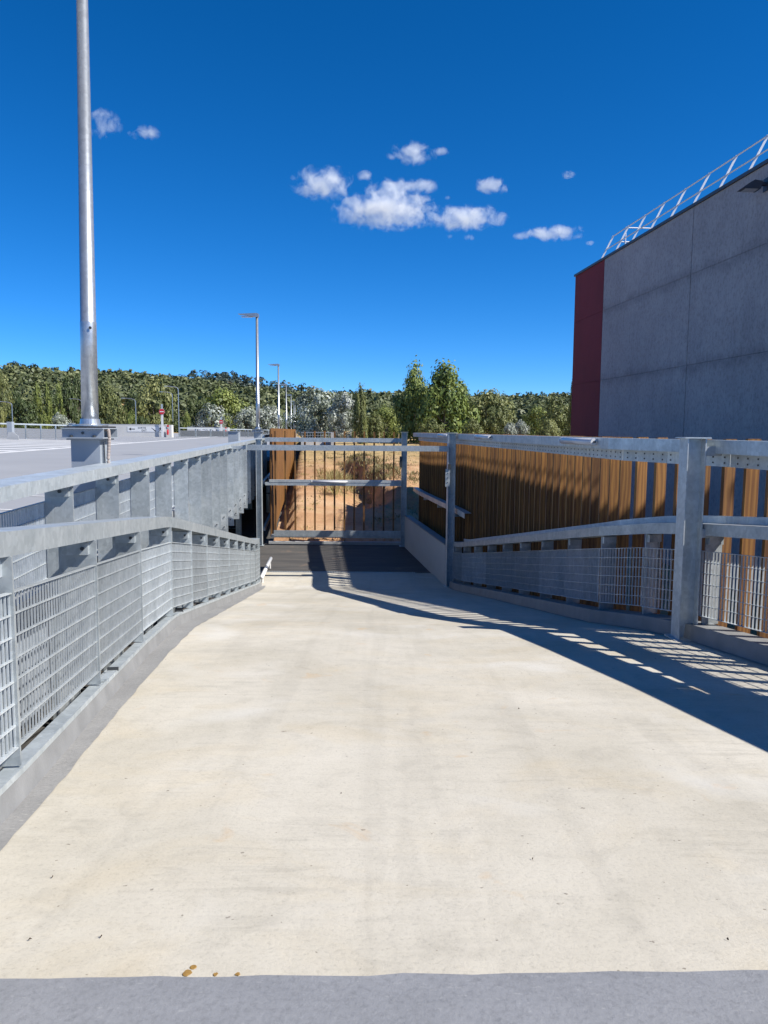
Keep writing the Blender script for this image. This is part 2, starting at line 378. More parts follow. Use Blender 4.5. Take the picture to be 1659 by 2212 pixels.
def struct(mb, name, m, smooth=False): return tag(mb.build(name, m, None, smooth), kind='structure')
def shared(name, me, parent, loc, rz=0):
    ob = bpy.data.objects.new(name, me); COL.objects.link(ob); ob.parent = parent
    ob.location = Vector(loc) - Vector(WL[parent.name]); ob.rotation_euler[2] = rz; return ob
def mesh_of(mb, name, m):
    me = bpy.data.meshes.new(name); me.from_pydata(mb.v, [], mb.f); me.materials.append(M[m]); me.update(); return me

# ------------------------------------------------------------------ layout curves
def lerp(pts, x):
    if x <= pts[0][0]: return pts[0][1]
    for (a, za), (b, zb) in zip(pts, pts[1:]):
        if x <= b: return za + (zb - za) * (x - a) / (b - a)
    return pts[-1][1]
FPTS = [(1.0, 0), (2.05, -0.05), (3.6, -0.22), (8.55, -0.705), (8.85, -0.745), (19.8, -2.58), (20.6, -2.67), (21.4, -2.68), (60, -2.68)]
def fl(d): return lerp(FPTS, d)
G0 = -2.68
LP = [(-1.12, -1.5), (-1.34, 0.2), (-1.56, 1.9), (-1.79, 3.6), (-2.03, 5.3), (-2.26, 7.0), (-2.45, 8.7)] + [(-2.45 - 0.1065 * i, 8.7 + 1.344 * i) for i in range(1, 10)]
RP = [(4.0, -1.2), (3.98, 0.4), (3.95, 2.0), (3.88, 3.6), (3.76, 5.2), (3.58, 6.7), (3.38, 8.05), (3.06, 8.95), (2.78, 9.8), (2.68, 11.15), (2.57, 12.5), (2.46, 13.85), (2.36, 15.2), (2.24, 16.55), (2.11, 17.9), (2.0, 19.25), (1.9, 20.6)]
def px(path, d): return lerp([(b, a) for a, b in path], d)
def XO(d): return -2.07 - 0.1 * d            # outer deck rail line
def zd(x, y): return 0.12 + 0.024 * max(0.0, XO(y) - x)

# ------------------------------------------------------------------ ground
def gz(x, y):
    base = lerp([(-400, -2.9), (29.2, -2.78), (31, -2.62), (36, -2.05), (46, -1.35), (60, -0.85), (85, -0.3), (130, 0.2), (220, 1.2), (400, 2.0), (900, 3)], y)
    xf = -1.33 - 0.1 * y
    if x < xf + 0.6: base = min(base, -2.85) if y < 175 and x > -95 else base
    if x > 2.5 and y < 40: base = min(base, -2.72)
    if 29 < y < 90 and x > xf + 0.6:
        amp = min(1, (y - 29) / 5) * min(1, (x - xf - 0.6) / 2)
        base += amp * (noise.fractal((x * 0.22, y * 0.16, 3.1), 1.0, 2.0, 4) * 0.35 + noise.fractal((x * 1.6, y * 1.3, 7), 1.0, 2.0, 3) * 0.07)
        cx = -0.1 - 0.15 * (y - 39) + noise.noise((0, y * 0.6, 2)) * 0.5 + noise.noise((x * 1.5, y * 1.5, 2)) * 0.25     # washed-out bank
        k = max(0, min(1, (y - 36.5) / 2.5, (60 - y) / 9)); t_ = max(0, min(1, (x - cx) / 0.8 + 0.5)); t_ = t_ * t_ * (3 - 2 * t_)
        base += k * (1.15 * t_ * math.exp(-max(0, x - cx - 0.6) / 2.6) - 0.55 * math.exp(-((x - cx + 0.5) / 1.1) ** 2))
        base += k * t_ * 0.25 * noise.fractal((x * 2.4, y * 2.0, 5), 1.0, 2.0, 3) * math.exp(-((x - cx) / 1.5) ** 2)
    return base
xs = np.unique(np.concatenate([np.linspace(-900, -100, 14), np.linspace(-100, -16, 22), np.linspace(-16, 12, 100), np.linspace(12, 100, 22), np.linspace(100, 900, 14)]))
ys = np.unique(np.concatenate([np.linspace(-300, 28, 14), np.linspace(28, 75, 140), np.linspace(75, 200, 45), np.linspace(200, 3000, 20)]))
mb = MB(); nx = len(xs)
mb.v = [(float(x), float(y), gz(x, y)) for y in ys for x in xs]
mb.f = [(j * nx + i, j * nx + i + 1, (j + 1) * nx + i + 1, (j + 1) * nx + i) for j in range(len(ys) - 1) for i in range(nx - 1)]
struct(mb, 'ground', 'earth', True)
# asphalt road at the foot of the ramp and ground-floor parking below the deck
mb = MB(); mb.add([(-95, -40, G0 - 0.02), (1.75, -40, G0 - 0.02), (1.75, 22.7, G0 - 0.02), (0.95, 28.45, G0 - 0.02), (-4.15, 28.45, G0 - 0.02), (-17.5, 160, G0 - 0.02), (-95, 160, G0 - 0.02)], [tuple(range(7))])
struct(mb, 'road', 'asphalt')
mb = MB()
for i in range(16):
    y = 24 + 2.5 * i; x1 = -6.2 - 0.1 * y; mb.add([(x1 - 5, y, G0 - 0.015), (x1, y, G0 - 0.015), (x1, y + 0.1, G0 - 0.015), (x1 - 5, y + 0.1, G0 - 0.015)], [(0, 1, 2, 3)])
struct(mb, 'bay_marking', 'paint')
# road edge kerb before the timber screen
struct(MB().box(-4.3, 0.65, 28.5, 28.68, G0 - 0.1, G0 + 0.08), 'kerb', 'wallconc')

# ------------------------------------------------------------------ ramp
YS = [-1.2 + 0.2 * i for i in range(int((22.7 + 1.2) / 0.2) + 1)]; YS[-1] = 22.7
mb = MB(); NX = 8
for y in YS:
    a = px(LP, y) + 0.06; b = px(RP, min(y, 20.6)) - 0.02 - max(0, y - 20.6) * 0.12
    if y > 20.8: a = min(a, -3.4) - (y - 20.8) * 0.15
    for k in range(NX + 1): mb.v.append((a + (b - a) * k / NX, y, fl(y)))
n1 = NX + 1
for j in range(len(YS) - 1):
    for k in range(NX): mb.f.append((j * n1 + k, j * n1 + k + 1, (j + 1) * n1 + k + 1, (j + 1) * n1 + k))
o = len(mb.v); mb.v += [(x, y, z - 0.28) for x, y, z in mb.v]
for j in range(len(YS) - 1):
    for k in (0, NX):
        mb.f.append((j * n1 + k, (j + 1) * n1 + k, o + (j + 1) * n1 + k, o + j * n1 + k))
    mb.f.append((o + j * n1, o + (j + 1) * n1, o + (j + 1) * n1 + NX, o + j * n1 + NX))
struct(mb, 'ramp', 'ramp')
# grey resin strip across the top of the ramp, ragged edge
mb = MB(); pts = []
for i in range(61):
    x = -2.0 + 6.2 * i / 60; pts.append((x, 2.125 + 0.03 * x + 0.012 * noise.fractal((x * 5, 0, 0), 1, 2, 4)))
for i in range(60):
    (x0, y0), (x1, y1) = pts[i], pts[i + 1]
    rows = [-1.2 + 0.2 * q for q in range(17)]
    for q in range(18):
        r0, r1 = (y0, y1) if q == 17 else (rows[q], rows[q])
        mb.v += [(x0, r0, fl(r0) + 0.006), (x1, r1, fl(r1) + 0.006)]
        if q: k = len(mb.v); mb.f.append((k - 4, k - 3, k - 1, k - 2))
struct(mb, 'top_strip', 'coating')
# landing behind the camera
struct(MB().box(-12, 12, -14, -1.2, -0.3, -0.002), 'landing', 'deck')
# painted edge strips of the ramp
def edge_strip(name, path, side, w0, y0, y1, seed):
    mb = MB(); y = y0; prev = False
    while y <= y1 + 1e-6:
        e = px(path, y); j = 0.016 * noise.fractal((seed, y * 3.0, 0), 1, 2, 4) + 0.02 * noise.noise((seed, y * 0.6, 5))
        w_ = w0 if side < 0 else lerp([(2, 0.16), (4, 0.18), (6, 0.22), (9, 0.29), (12, 0.26), (20, 0.20)], y)
        mb.v += [(e + side * 0.02, y, fl(y) + 0.005), (e + side * (w_ + j), y, fl(y) + 0.004)]
        if prev: k = len(mb.v); mb.f.append((k - 4, k - 3, k - 1, k - 2) if side > 0 else (k - 3, k - 4, k - 2, k - 1))
        prev = True; y += 0.1
    return struct(mb, name, 'edgepaint')
edge_strip('edge_strip', LP, 1, 0.27, 2.0, 20.6, 1.0)
edge_strip('edge_strip', RP, -1, 0.16, 2.0, 20.6, 9.0)
# kerbs
def path3(path, dz=0.0, y0=-99, y1=99, step=0.25):
    out = []
    for (a, b), (c, d) in zip(path, path[1:]):
        n = max(1, int((d - b) / step))
        for i in range(n):
            y = b + (d - b) * i / n
            if y0 <= y <= y1: out.append((a + (c - a) * i / n, y, fl(y) + dz))
    a, b = path[-1]
    if y0 <= b <= y1: out.append((a, b, fl(b) + dz))
    return out
kb = MB().sweep(path3(LP), [(0.075, 0.0), (0.055, 0.115), (-0.05, 0.115), (-0.05, -0.3), (0.075, -0.3)])
struct(kb, 'kerb', 'kerb')
kb = MB().sweep(path3(RP), [(-0.12, -0.02), (-0.10, 0.17), (0.16, 0.17), (0.16, -0.3), (-0.12, -0.3)])
struct(kb, 'kerb', 'kerb')
# trench drain at the foot of the ramp
dr = thing('trench_drain', (-1.3, 22.8, G0), 'narrow slotted steel drain where ramp concrete meets asphalt', 'drain')
MB().box(-3.75, 1.0, 22.72, 22.86, G0 - 0.018, G0 - 0.006).build('channel', 'bolt', dr)
g = MB()
for i in range(94): g.box(-3.74 + i * 0.05, -3.715 + i * 0.05, 22.73, 22.85, G0 - 0.006, G0 + 0.004)
g.build('grating', 'galv', dr)

# ------------------------------------------------------------------ guard rails
def grating(mb, a, b, za0, za1, zb0, zb1, nrm, step=0.05, rows=7, dep=0.0045, hb=(0.018, 0.006), bt=0.0022):
    """vertical flat bars between plan points a and b; bottom and top heights at both ends"""
    a = Vector((a[0], a[1], 0)); b = Vector((b[0], b[1], 0)); L = (b - a).length; d = (b - a) / L; n = max(2, int(L / step))
    nrm = Vector((nrm[0], nrm[1], 0))
    for i in range(n + 1):
        t = i / n; p = a + d * (L * t); z0 = za0 + (zb0 - za0) * t; z1 = za1 + (zb1 - za1) * t
        mb.obox(p + Vector((0, 0, (z0 + z1) / 2)), d * bt, nrm * dep, Vector((0, 0, (z1 - z0) / 2)))
    for r in range(rows + 1):
        f = r / rows
        mb.bar(a + Vector((0, 0, za0 + (za1 - za0) * f)), b + Vector((0, 0, zb0 + (zb1 - zb0) * f)), 0.032 if r in (0, rows) else hb[0], hb[1])
    return mb

def fr(p, q):
    d = (Vector(q) - Vector(p)).to_2d(); d.normalize(); return Vector((d.x, d.y, 0)), Vector((d.y, -d.x, 0))   # along, right

# inner (ramp side) rail on the left
rl = thing('guard_rail', (LP[4][0], LP[4][1], fl(LP[4][1])), 'long galvanised guard rail with grating panels along the ramp kerb, bent downhill', 'guard rail')
tops = path3(LP, 1.165, step=0.4)
MB().sweep(tops, [(0.02, 0), (0.02, 0.12), (-0.24, 0.12), (-0.24, 0.0), (-0.232, 0.0), (-0.232, 0.112), (0.012, 0.112), (0.012, 0)]).build('top_rail', 'galv', rl)
MB().sweep(path3(LP, 0.117, step=0.4), [(0.06, 0.0), (0.06, 0.03), (0.052, 0.03), (0.052, 0.008), (-0.05, 0.008), (-0.05, 0.0)]).build('base_channel', 'galv', rl)
for i, (x, y) in enumerate(LP):
    a, n = fr(LP[max(i - 1, 0)], LP[min(i + 1, len(LP) - 1)]); z = fl(y)
    pl = MB().obox(Vector((x, y, z + 0.65)) - n * 0.095, n * 0.125, a * 0.009, (0, 0, 0.514)).build('post', 'galv', rl)
    br = MB().obox(Vector((x, y, z + 1.115)) - n * 0.10 - a * 0.03, n * 0.085, a * 0.024, (0, 0, 0.045)).build('bracket', 'galv', pl)
    MB().lathe(Vector((x, y, z + 1.115)) - n * 0.05 - a * 0.054, [(0.014, -0.012), (0.014, 0.0)], 6, 'Y').build('bolt', 'bolt', pl)
    if i < len(LP) - 1:
        x2, y2 = LP[i + 1]; z2 = fl(y2); a, n = fr((x, y), (x2, y2))
        p = Vector((x, y, 0)) + a * 0.012 + n * 0.01; q = Vector((x2, y2, 0)) - a * 0.012 + n * 0.01
        grating(MB(), p, q, z + 0.23, z + 0.99, z2 + 0.23, z2 + 0.99, n).build('grating_panel', 'grate', rl)

for yq in (5.55, 8.95):
    xq = px(LP, yq); a, n = fr((px(LP, yq - 0.3), yq - 0.3), (px(LP, yq + 0.3), yq + 0.3)); zq = fl(yq) + 0.127
    sl_ = (fl(yq + 0.2) - fl(yq - 0.2)) / 0.4; av = (a + Vector((0, 0, sl_)))
    sp = MB().obox(Vector((xq, yq, zq + 0.012)) + n * 0.03, av * 0.16, n * 0.035, (0, 0, 0.010)).build('splice', 'galv', rl)
    MB().obox(Vector((xq, yq, zq + 0.03)) + n * 0.03 + av * 0.15, av * 0.012, n * 0.04, (0, 0, 0.014)).build('stop', 'bolt', sp)

# outer rail: tall plates hung on the deck edge
OY = [0.2 + 1.65 * i for i in range(25)]
ro = thing('deck_rail', (XO(5), 5, 0), 'galvanised deck edge rail on tall hanging plates behind the ramp rail', 'guard rail')
MB().sweep([(XO(y), y, 1.05) for y in OY], [(0.02, 0), (0.02, 0.105), (-0.30, 0.105), (-0.30, 0.0), (-0.292, 0), (-0.292, 0.097), (0.012, 0.097), (0.012, 0)]).build('top_rail', 'galv', ro)
a, n = fr((XO(0), 0), (XO(10), 10))
for i, y in enumerate(OY):
    c = Vector((XO(y), y, 0)); zb = -1.16
    pl = MB().obox(c - n * 0.125 + Vector((0, 0, (1.048 + zb) / 2)), n * 0.12, a * 0.010, (0, 0, (1.048 - zb) / 2)).build('post', 'galv', ro)
    MB().obox(c - n * 0.13 - a * 0.03 + Vector((0, 0, 1.0)), n * 0.10, a * 0.023, (0, 0, 0.047)).build('bracket', 'galv', pl)
    MB().obox(c - n * 0.13 - a * 0.012 + Vector((0, 0, -0.85)), n * 0.07, a * 0.005, (0, 0, 0.2)).build('splice_plate', 'grate', pl)
    for zz in (1.0, -0.72, -0.98): MB().lathe(c - n * 0.10 - a * (0.062 if zz > 0 else 0.025) + Vector((0, 0, zz)), [(0.016, -0.014), (0.016, 0)], 6, 'Y').build('bolt', 'bolt', pl)
    if i < len(OY) - 1:
        y2 = OY[i + 1]; p = c - n * 0.262 + a * 0.01; q = Vector((XO(y2), y2, 0)) - n * 0.262 - a * 0.01
        grating(MB(), p, q, 0.22, 0.90, 0.22, 0.90, n, rows=5, dep=0.008).build('grating_panel', 'grate', ro)

# ------------------------------------------------------------------ right-hand fence with timber fins
def poly_walk(path, pitch, start=0.0):
    out = []; s = start
    P = [Vector((x, y)) for x, y in path]; acc = 0
    for p, q in zip(P, P[1:]):
        L = (q - p).length; d = (q - p) / L
        while s <= acc + L: out.append((p + d * (s - acc), d)); s += pitch
        acc += L
    return out
RP2 = RP + [(1.72, 22.0), (1.52, 23.6), (1.32, 25.2), (1.14, 26.8), (1.0, 28.6)]
def off(path, k):
    out = []
    for i, p in enumerate(path):
        a, n = fr(path[max(i - 1, 0)], path[min(i + 1, len(path) - 1)]); out.append((p[0] + n.x * k, p[1] + n.y * k))
    return out
fence = thing('timber_screen', (2.9, 9.0, -0.8), 'curved screen of upright brown timber fins beside the shaded side of the ramp', 'fence')
fin_me = mesh_of(MB().box(-0.0725, 0.0725, -0.0225, 0.0225, -4.02, 0.0), 'fin', 'wood')
FL = off(RP2, 0.36)
for p, d in poly_walk(FL, 0.365):
    ob = shared('timber_fin', fin_me, fence, (p.x, p.y, 1.486 + random.uniform(-0.006, 0.006)), math.atan2(-d.x, d.y) + random.uniform(-0.02, 0.02))
BM = off(RP2, 0.16)
def p3(path, z): return [(x, y, z) for x, y in path]
# top beam: channel with the web to the ramp
MB().sweep(p3(BM, 1.335), [(-0.10, 0), (-0.10, 0.14), (0.10, 0.14), (0.10, 0.13), (-0.09, 0.13), (-0.09, 0.01), (0.10, 0.01), (0.10, 0)]).build('top_beam', 'galv', fence)
# drilled strip holding the fins, one plate per bay
ST = off(RP2, 0.267)
for i in range(len(ST) - 1):
    (x0, y0), (x1, y1) = ST[i], ST[i + 1]; a, n = fr((x0, y0), (x1, y1)); L = (Vector((x1, y1)) - Vector((x0, y0))).length
    c = Vector(((x0 + x1) / 2, (y0 + y1) / 2, 1.268))
    sp = MB().obox(c, a * (L / 2 - 0.003), n * 0.004, (0, 0, 0.076)).build('drilled_strip', 'grate', fence)
    b = MB(); k = 0.08
    while k < L:
        for dz in (-0.03, 0.03): b.obox(Vector((x0, y0, 1.262 + dz)) + a * k - n * 0.006, a * 0.009, n * 0.003, (0, 0, 0.009))
        k += 0.168
    tag(b.build('bolt_heads', 'bolt', sp), kind='stuff')
# ramp-side rail with grating
ra = thing('ramp_guard_rail', (2.68, 11.15, fl(11.15)), 'galvanised rail with grating panels on the kerb beneath the timber fins', 'guard rail')
MB().sweep(path3(RP, 1.13, -1.2, 20.7, 0.4), [(-0.02, 0), (-0.02, 0.12), (0.24, 0.12), (0.24, 0.0), (0.232, 0.0), (0.232, 0.112), (-0.012, 0.112), (-0.012, 0)]).build('top_rail', 'galv', ra)
MB().sweep([(x, y, z) for (x, y), z in zip(off([(p[0], p[1]) for p in path3(RP, 0, -1.2, 20.7, 0.4)], 0.262), [p[2] + 1.24 for p in path3(RP, 0, -1.2, 20.7, 0.4)])], [(-0.004, 0), (-0.004, 0.09), (0.004, 0.09), (0.004, 0)]).build('fin_strip', 'grate', ra)
for i, (x, y) in enumerate(RP):
    a, n = fr(RP[max(i - 1, 0)], RP[min(i + 1, len(RP) - 1)]); z = fl(y)
    pl = MB().obox(Vector((x, y, z + 0.655)) + n * 0.115, n * 0.10, a * 0.006, (0, 0, 0.485)).build('post', 'galv', ra)
    MB().obox(Vector((x, y, z + 1.08)) + n * 0.11 - a * 0.03, n * 0.085, a * 0.023, (0, 0, 0.045)).build('bracket', 'galv', pl)
    if i < len(RP) - 1:
        x2, y2 = RP[i + 1]; z2 = fl(y2); a, n = fr((x, y), (x2, y2))
        p = Vector((x, y, 0)) + a * 0.008 - n * 0.01; q = Vector((x2, y2, 0)) - a * 0.008 - n * 0.01
        grating(MB(), p, q, z + 0.27, z + 0.965, z2 + 0.27, z2 + 0.965, n, 0.056, rows=6, dep=0.009, hb=(0.012, 0.0045), bt=0.0017).build('grating_panel', 'grate', ra)
# short level rail past the gate post
rs = thing('level_rail', (1.6, 24, G0), 'short level galvanised rail on timber fins above the low concrete wall', 'rail')
MB().sweep(p3(off([(1.98, 19.6)] + RP2[16:], 0.17), -0.68), [(-0.09, 0), (-0.09, 0.14), (0.09, 0.14), (0.09, 0.132), (-0.082, 0.132), (-0.082, 0.0)]).build('channel', 'galv', rs)
q0, q1 = off(RP2, 0.17)[16], off(RP2, 0.17)[-1]
a, n = fr(q0, q1)
for k in (0.5, 3.0, 5.6):
    MB().obox(Vector((q0[0], q0[1], -0.74)) + a * k + n * 0.03, a * 0.03, n * 0.12, (0, 0, 0.055)).build('bracket', 'galv', rs)

def hpost(t, c, a, n, z0, z1, w=0.2, h=0.2):
    """H section: flanges face +-n, web along n"""
    c = Vector(c)
    m = MB()
    for s in (-1, 1): m.obox(c + n * (s * (h / 2 - 0.006)) + Vector((0, 0, (z0 + z1) / 2)), a * (w / 2), n * 0.006, (0, 0, (z1 - z0) / 2))
    m.obox(c + Vector((0, 0, (z0 + z1) / 2)), a * 0.005, n * (h / 2 - 0.012), (0, 0, (z1 - z0) / 2))
    return m.build('column', 'galv', t)
def gate_post(c, d, z0, label, z1=1.49):
    a = Vector((d[0], d[1], 0)).normalized(); n = Vector((a.y, -a.x, 0))
    t = thing('steel_post', (c[0], c[1], z0), label, 'post')
    hpost(t, (c[0], c[1], 0), a, n, z0, z1)
    MB().obox((c[0], c[1], z1 + 0.006), a * 0.12, n * 0.14, (0, 0, 0.006)).build('cap_plate', 'galv', t)
    MB().obox((c[0], c[1], z0 + 0.008), a * 0.15, n * 0.15, (0, 0, 0.008)).build('base_plate', 'galv', t)
    return t, a, n
t1, a1, n1v = gate_post((3.24, 8.12), (-0.05, 1.0), fl(8.1), 'heavy galvanised H-section post where the timber screen bends outward')
MB().obox(Vector((3.24, 8.12, 1.36)) + n1v * 0.18, a1 * 0.09, n1v * 0.09, (0, 0, 0.05)).build('bracket', 'galv', t1)
MB().obox(Vector((3.24, 8.12, 0.5)) + n1v * 0.17 - a1 * 0.05, a1 * 0.07, n1v * 0.08, (0, 0, 0.045)).build('bracket', 'galv', t1)
t2, a2, n2v = gate_post((1.80, 20.75), (-0.12, 1.0), G0, 'galvanised post at the ramp foot carrying the cross beam and latch')
lk = MB().obox((1.70, 20.63, 0.30), (0.06, 0, 0), (0, 0.012, 0), (0, 0, 0.24)).build('latch_plate', 'galv', t2)
MB().obox((1.74, 20.61, 0.60), (0.035, 0, 0), (0, 0.02, 0), (0, 0, 0.07)).build('latch', 'bolt', t2)
for zz in (0.18, 0.30, 0.42): MB().obox((1.70, 20.612, zz), (0.012, 0, 0), (0, 0.006, 0), (0, 0, 0.012)).build('bolt', 'bolt', lk)
t3, a3, n3v = gate_post((0.72, 28.05), (0.0, 1.0), G0, 'galvanised post at the far end of the low concrete wall')
MB().obox((0.60, 27.95, 0.42), (0.05, 0, 0), (0, 0.012, 0), (0, 0, 0.2)).build('latch_plate', 'bolt', t3)
t4, a4, n4v = gate_post((-4.55, 28.0), (0.0, 1.0), G0, 'pale galvanised post at the deck edge by the asphalt', 1.2)

# cross beam over the ramp foot
cb = thing('cross_beam', (-1.0, 20.8, 1.06), 'galvanised hollow beam spanning above the ramp foot', 'beam')
MB().box(-3.70, 1.70, 20.73, 20.88, 1.00, 1.145).build('beam', 'galv', cb)
MB().box(-3.716, -3.70, 20.69, 20.92, 0.95, 1.20).build('end_plate', 'galv', cb)
MB().bar((-3.71, 20.8, 1.07), (XO(20.8) - 0.02, 20.8, 1.07), 0.06, 0.08).build('cleat', 'galv', cb)
# timber screen closing the foot of the ramp
ts = thing('screen_fence', (-1.7, 28.2, G0), 'see-through fence of thin upright timber slats on three galvanised beams', 'fence')
MB().box(-4.35, 0.62, 28.12, 28.30, 1.12, 1.27).build('beam', 'galv', ts)
mbm = MB().box(-4.35, 0.62, 28.10, 28.28, -0.47, -0.36).build('beam', 'galv', ts)
MB().box(-4.2, 0.62, 28.09, 28.24, -0.355, -0.262).build('drilled_strip', 'grate', mbm)
MB().box(-4.05, 0.62, 28.12, 28.16, -2.36, -2.13).build('beam', 'galv', ts)
MB().box(-4.15, 0.62, 28.16, 28.36, -2.40, -2.30).build('beam', 'galv', ts)
gs = mesh_of(MB().box(-0.0275, 0.0275, -0.07, 0.07, -3.66, 0.0), 'slat', 'wood')
for i in range(13): shared('timber_slat', gs, ts, (-4.02 + 0.364 * i, 28.44, 1.50 + random.uniform(-0.02, 0.02)))
# low concrete wall
lw = thing('low_wall', (1.3, 24.4, G0), 'low pale concrete wall between the two galvanised posts', 'wall')
MB().add([(1.68, 20.86, G0 - 0.1), (1.88, 20.86, G0 - 0.1), (0.96, 28.0, G0 - 0.1), (0.76, 28.0, G0 - 0.1), (1.68, 20.86, -1.56), (1.88, 20.86, -1.56), (0.96, 28.0, -1.56), (0.76, 28.0, -1.56)],
         [(3, 2, 1, 0), (4, 5, 6, 7), (0, 1, 5, 4), (1, 2, 6, 5), (2, 3, 7, 6), (3, 0, 4, 7)]).build('wall_body', 'wallconc', lw)
MB().add([(1.66, 20.86, -1.557), (1.90, 20.86, -1.557), (0.98, 28.0, -1.557), (0.74, 28.0, -1.557), (1.66, 20.86, -1.53), (1.90, 20.86, -1.53), (0.98, 28.0, -1.53), (0.74, 28.0, -1.53)],
         [(3, 2, 1, 0), (4, 5, 6, 7), (0, 1, 5, 4), (1, 2, 6, 5), (2, 3, 7, 6), (3, 0, 4, 7)]).build('coping', 'kerb', lw)

# tube lights
def tube_light(p, q, label, r=0.045):
    p, q = Vector(p), Vector(q); d = (q - p).normalized(); t = thing('tube_light', tuple((p + q) / 2), label, 'light fitting')
    MB().tube([p, q], r, 14).build('diffuser', 'opal', t, True)
    for e, s in ((p, -1), (q, 1)):
        c = MB().tube([e, e + d * s * 0.03], [r * 1.06, r * 1.0], 14).build('end_cap', 'white', t)
    MB().tube([p - d * 0.03, p - d * 0.07], 0.014, 8).build('cable_gland', 'bolt', t)
    for f in (0.25, 0.75):
        m = p.lerp(q, f); MB().obox(m + Vector((0.05, 0, 0.02)), (0.045, 0, 0), (0, 0.02, 0), (0, 0, 0.01)).build('clip', 'bolt', t)
def onb(y, k=0.02): return (px(off(RP2, k), y), y, 1.42)
tube_light(onb(10.25), onb(11.6), 'white tube light on the screen top beam beside the bend post')
tube_light(onb(16.6), onb(18.0), 'white tube light on the screen top beam short of the cross beam')
tube_light(onb(21.8), onb(23.1), 'white tube light on the top beam beyond the cross beam')
tube_light((-2.62, 28.03, -0.325), (-1.36, 28.03, -0.325), 'white tube light fixed to the middle beam of the see-through fence')

# white bumper pipe at the left foot of the ramp
bp = thing('white_pipe', (-3.42, 22, G0), 'white steel pipe rail sticking out past the end of the ramp rail', 'pipe')
MB().tube([(-3.36, 20.9, -2.50), (-3.50, 23.6, -2.42)], 0.055, 12).build('pipe', 'white', bp, True)
MB().tube([(-3.43, 22.2, -2.461), (-3.433, 22.26, -2.459)], 0.06, 12).build('ring', 'black', bp)
for y, x in ((21.1, -3.37), (23.3, -3.485)): MB().tube([(x, y, G0), (x, y, -2.45)], 0.03, 8).build('foot', 'white', bp)

# ------------------------------------------------------------------ deck and car park
mb = MB()
cols = [(XO, -0.275), (XO, -8), (XO, -20), (XO, -45), (XO, -80)]
yy = [-14, 0, 10, 20, 40.9, 41.0, 60, 110, 160]
for y in yy:
    for k, (f, dx) in enumerate(cols):
        x = f(y) + dx
        if k == 0 and y > 40.95: x = -1.62 - 0.1 * y
        mb.v.append((x, y, zd(x, y)))
nc = len(cols)
for j in range(len(yy) - 1):
    for k in range(nc - 1): mb.f.append((j * nc + k + 1, j * nc + k, (j + 1) * nc + k, (j + 1) * nc + k + 1))
o = len(mb.v); mb.v += [(x, y, z - 0.22) for x, y, z in mb.v]
mb.f += [tuple(reversed([o + i for i in f])) for f in mb.f]
for j in range(len(yy) - 1): mb.f.append((j * nc, o + j * nc, o + (j + 1) * nc, (j + 1) * nc))
struct(mb, 'deck', 'deck')
eb = thing('deck_edge_beam', (XO(10) - 0.4, 10, -0.4), 'grey steel beam under the deck edge behind the hanging plates', 'beam')
MB().sweep([(XO(y) - 0.42, y, 0) for y in (-2, 10, 20, 41)], [(0.14, -0.11), (0.14, -0.9), (-0.1, -0.9), (-0.1, -0.11)]).build('web', 'greypaint', eb)
for i, (x, y, m, wd) in enumerate([(-5.2, 24.5, 'darkcol', 0.26), (-5.6, 29.5, 'galv', 0.2), (-6.5, 33, 'darkcol', 0.26), (-7.2, 41, 'greypaint', 0.3), (-11, 30, 'greypaint', 0.3), (-12, 45, 'greypaint', 0.3), (-4.6, 16, 'greypaint', 0.3), (-4.95, 21.5, 'greypaint', 0.3)]):
    t = thing('column', (x, y, G0), ['dark painted column below the deck edge', 'galvanised column below the deck', 'second dark column deeper below the deck', 'grey column under the deck by the timber fins', 'grey column in the middle of the lower parking', 'grey column deep in the lower parking', 'grey column behind the ramp rail', 'grey column beside the foot of the ramp rail'][i], 'column')
    top = zd(x, y) - 0.23
    if m == 'darkcol': MB().lathe((x, y, 0), [(wd / 2, G0), (wd / 2, top)], 18).build('shaft', m, t, True)
    else: hpost(t, (x, y, 0), Vector((1, 0, 0)), Vector((0, -1, 0)), G0, top, wd, wd)
    MB().box(x - wd * 0.7, x + wd * 0.7, y - wd * 0.7, y + wd * 0.7, G0, G0 + 0.02).build('base_plate', 'galv', t)
dpp = thing('down_pipe', (-4.62, 30.8, -1.7), 'pale metal rain pipe beside the timber fins', 'pipe')
MB().tube([(-4.62, 30.8, -0.3), (-4.62, 30.8, -1.75)], 0.11, 14).build('pipe', 'galv', dpp, True)
MB().tube([(-4.62, 30.8, -0.95), (-4.62, 30.8, -1.0)], 0.12, 14).build('collar', 'bolt', dpp)

# timber facade of the car park running away
fc = thing('timber_facade', (-4.4, 30, G0), 'long facade of upright timber fins running away along the car park edge', 'facade')
ff = mesh_of(MB().box(-0.10, 0.10, -0.0225, 0.0225, -3.98, 0.0), 'fin', 'wood')
for i in range(285):
    y = 28.45 + 0.205 * i; shared('timber_fin', ff, fc, (-1.33 - 0.1 * y, y, 1.60 + random.uniform(-0.01, 0.01)), 0.0997 + R(76))
for z in (1.25, -0.45, -2.2): MB().sweep([(-1.62 - 0.1 * y, y, z) for y in (28.5, 60, 109)], [(-0.05, 0), (-0.05, 0.12), (0.05, 0.12), (0.05, 0)]).build('girt', 'galv', fc)

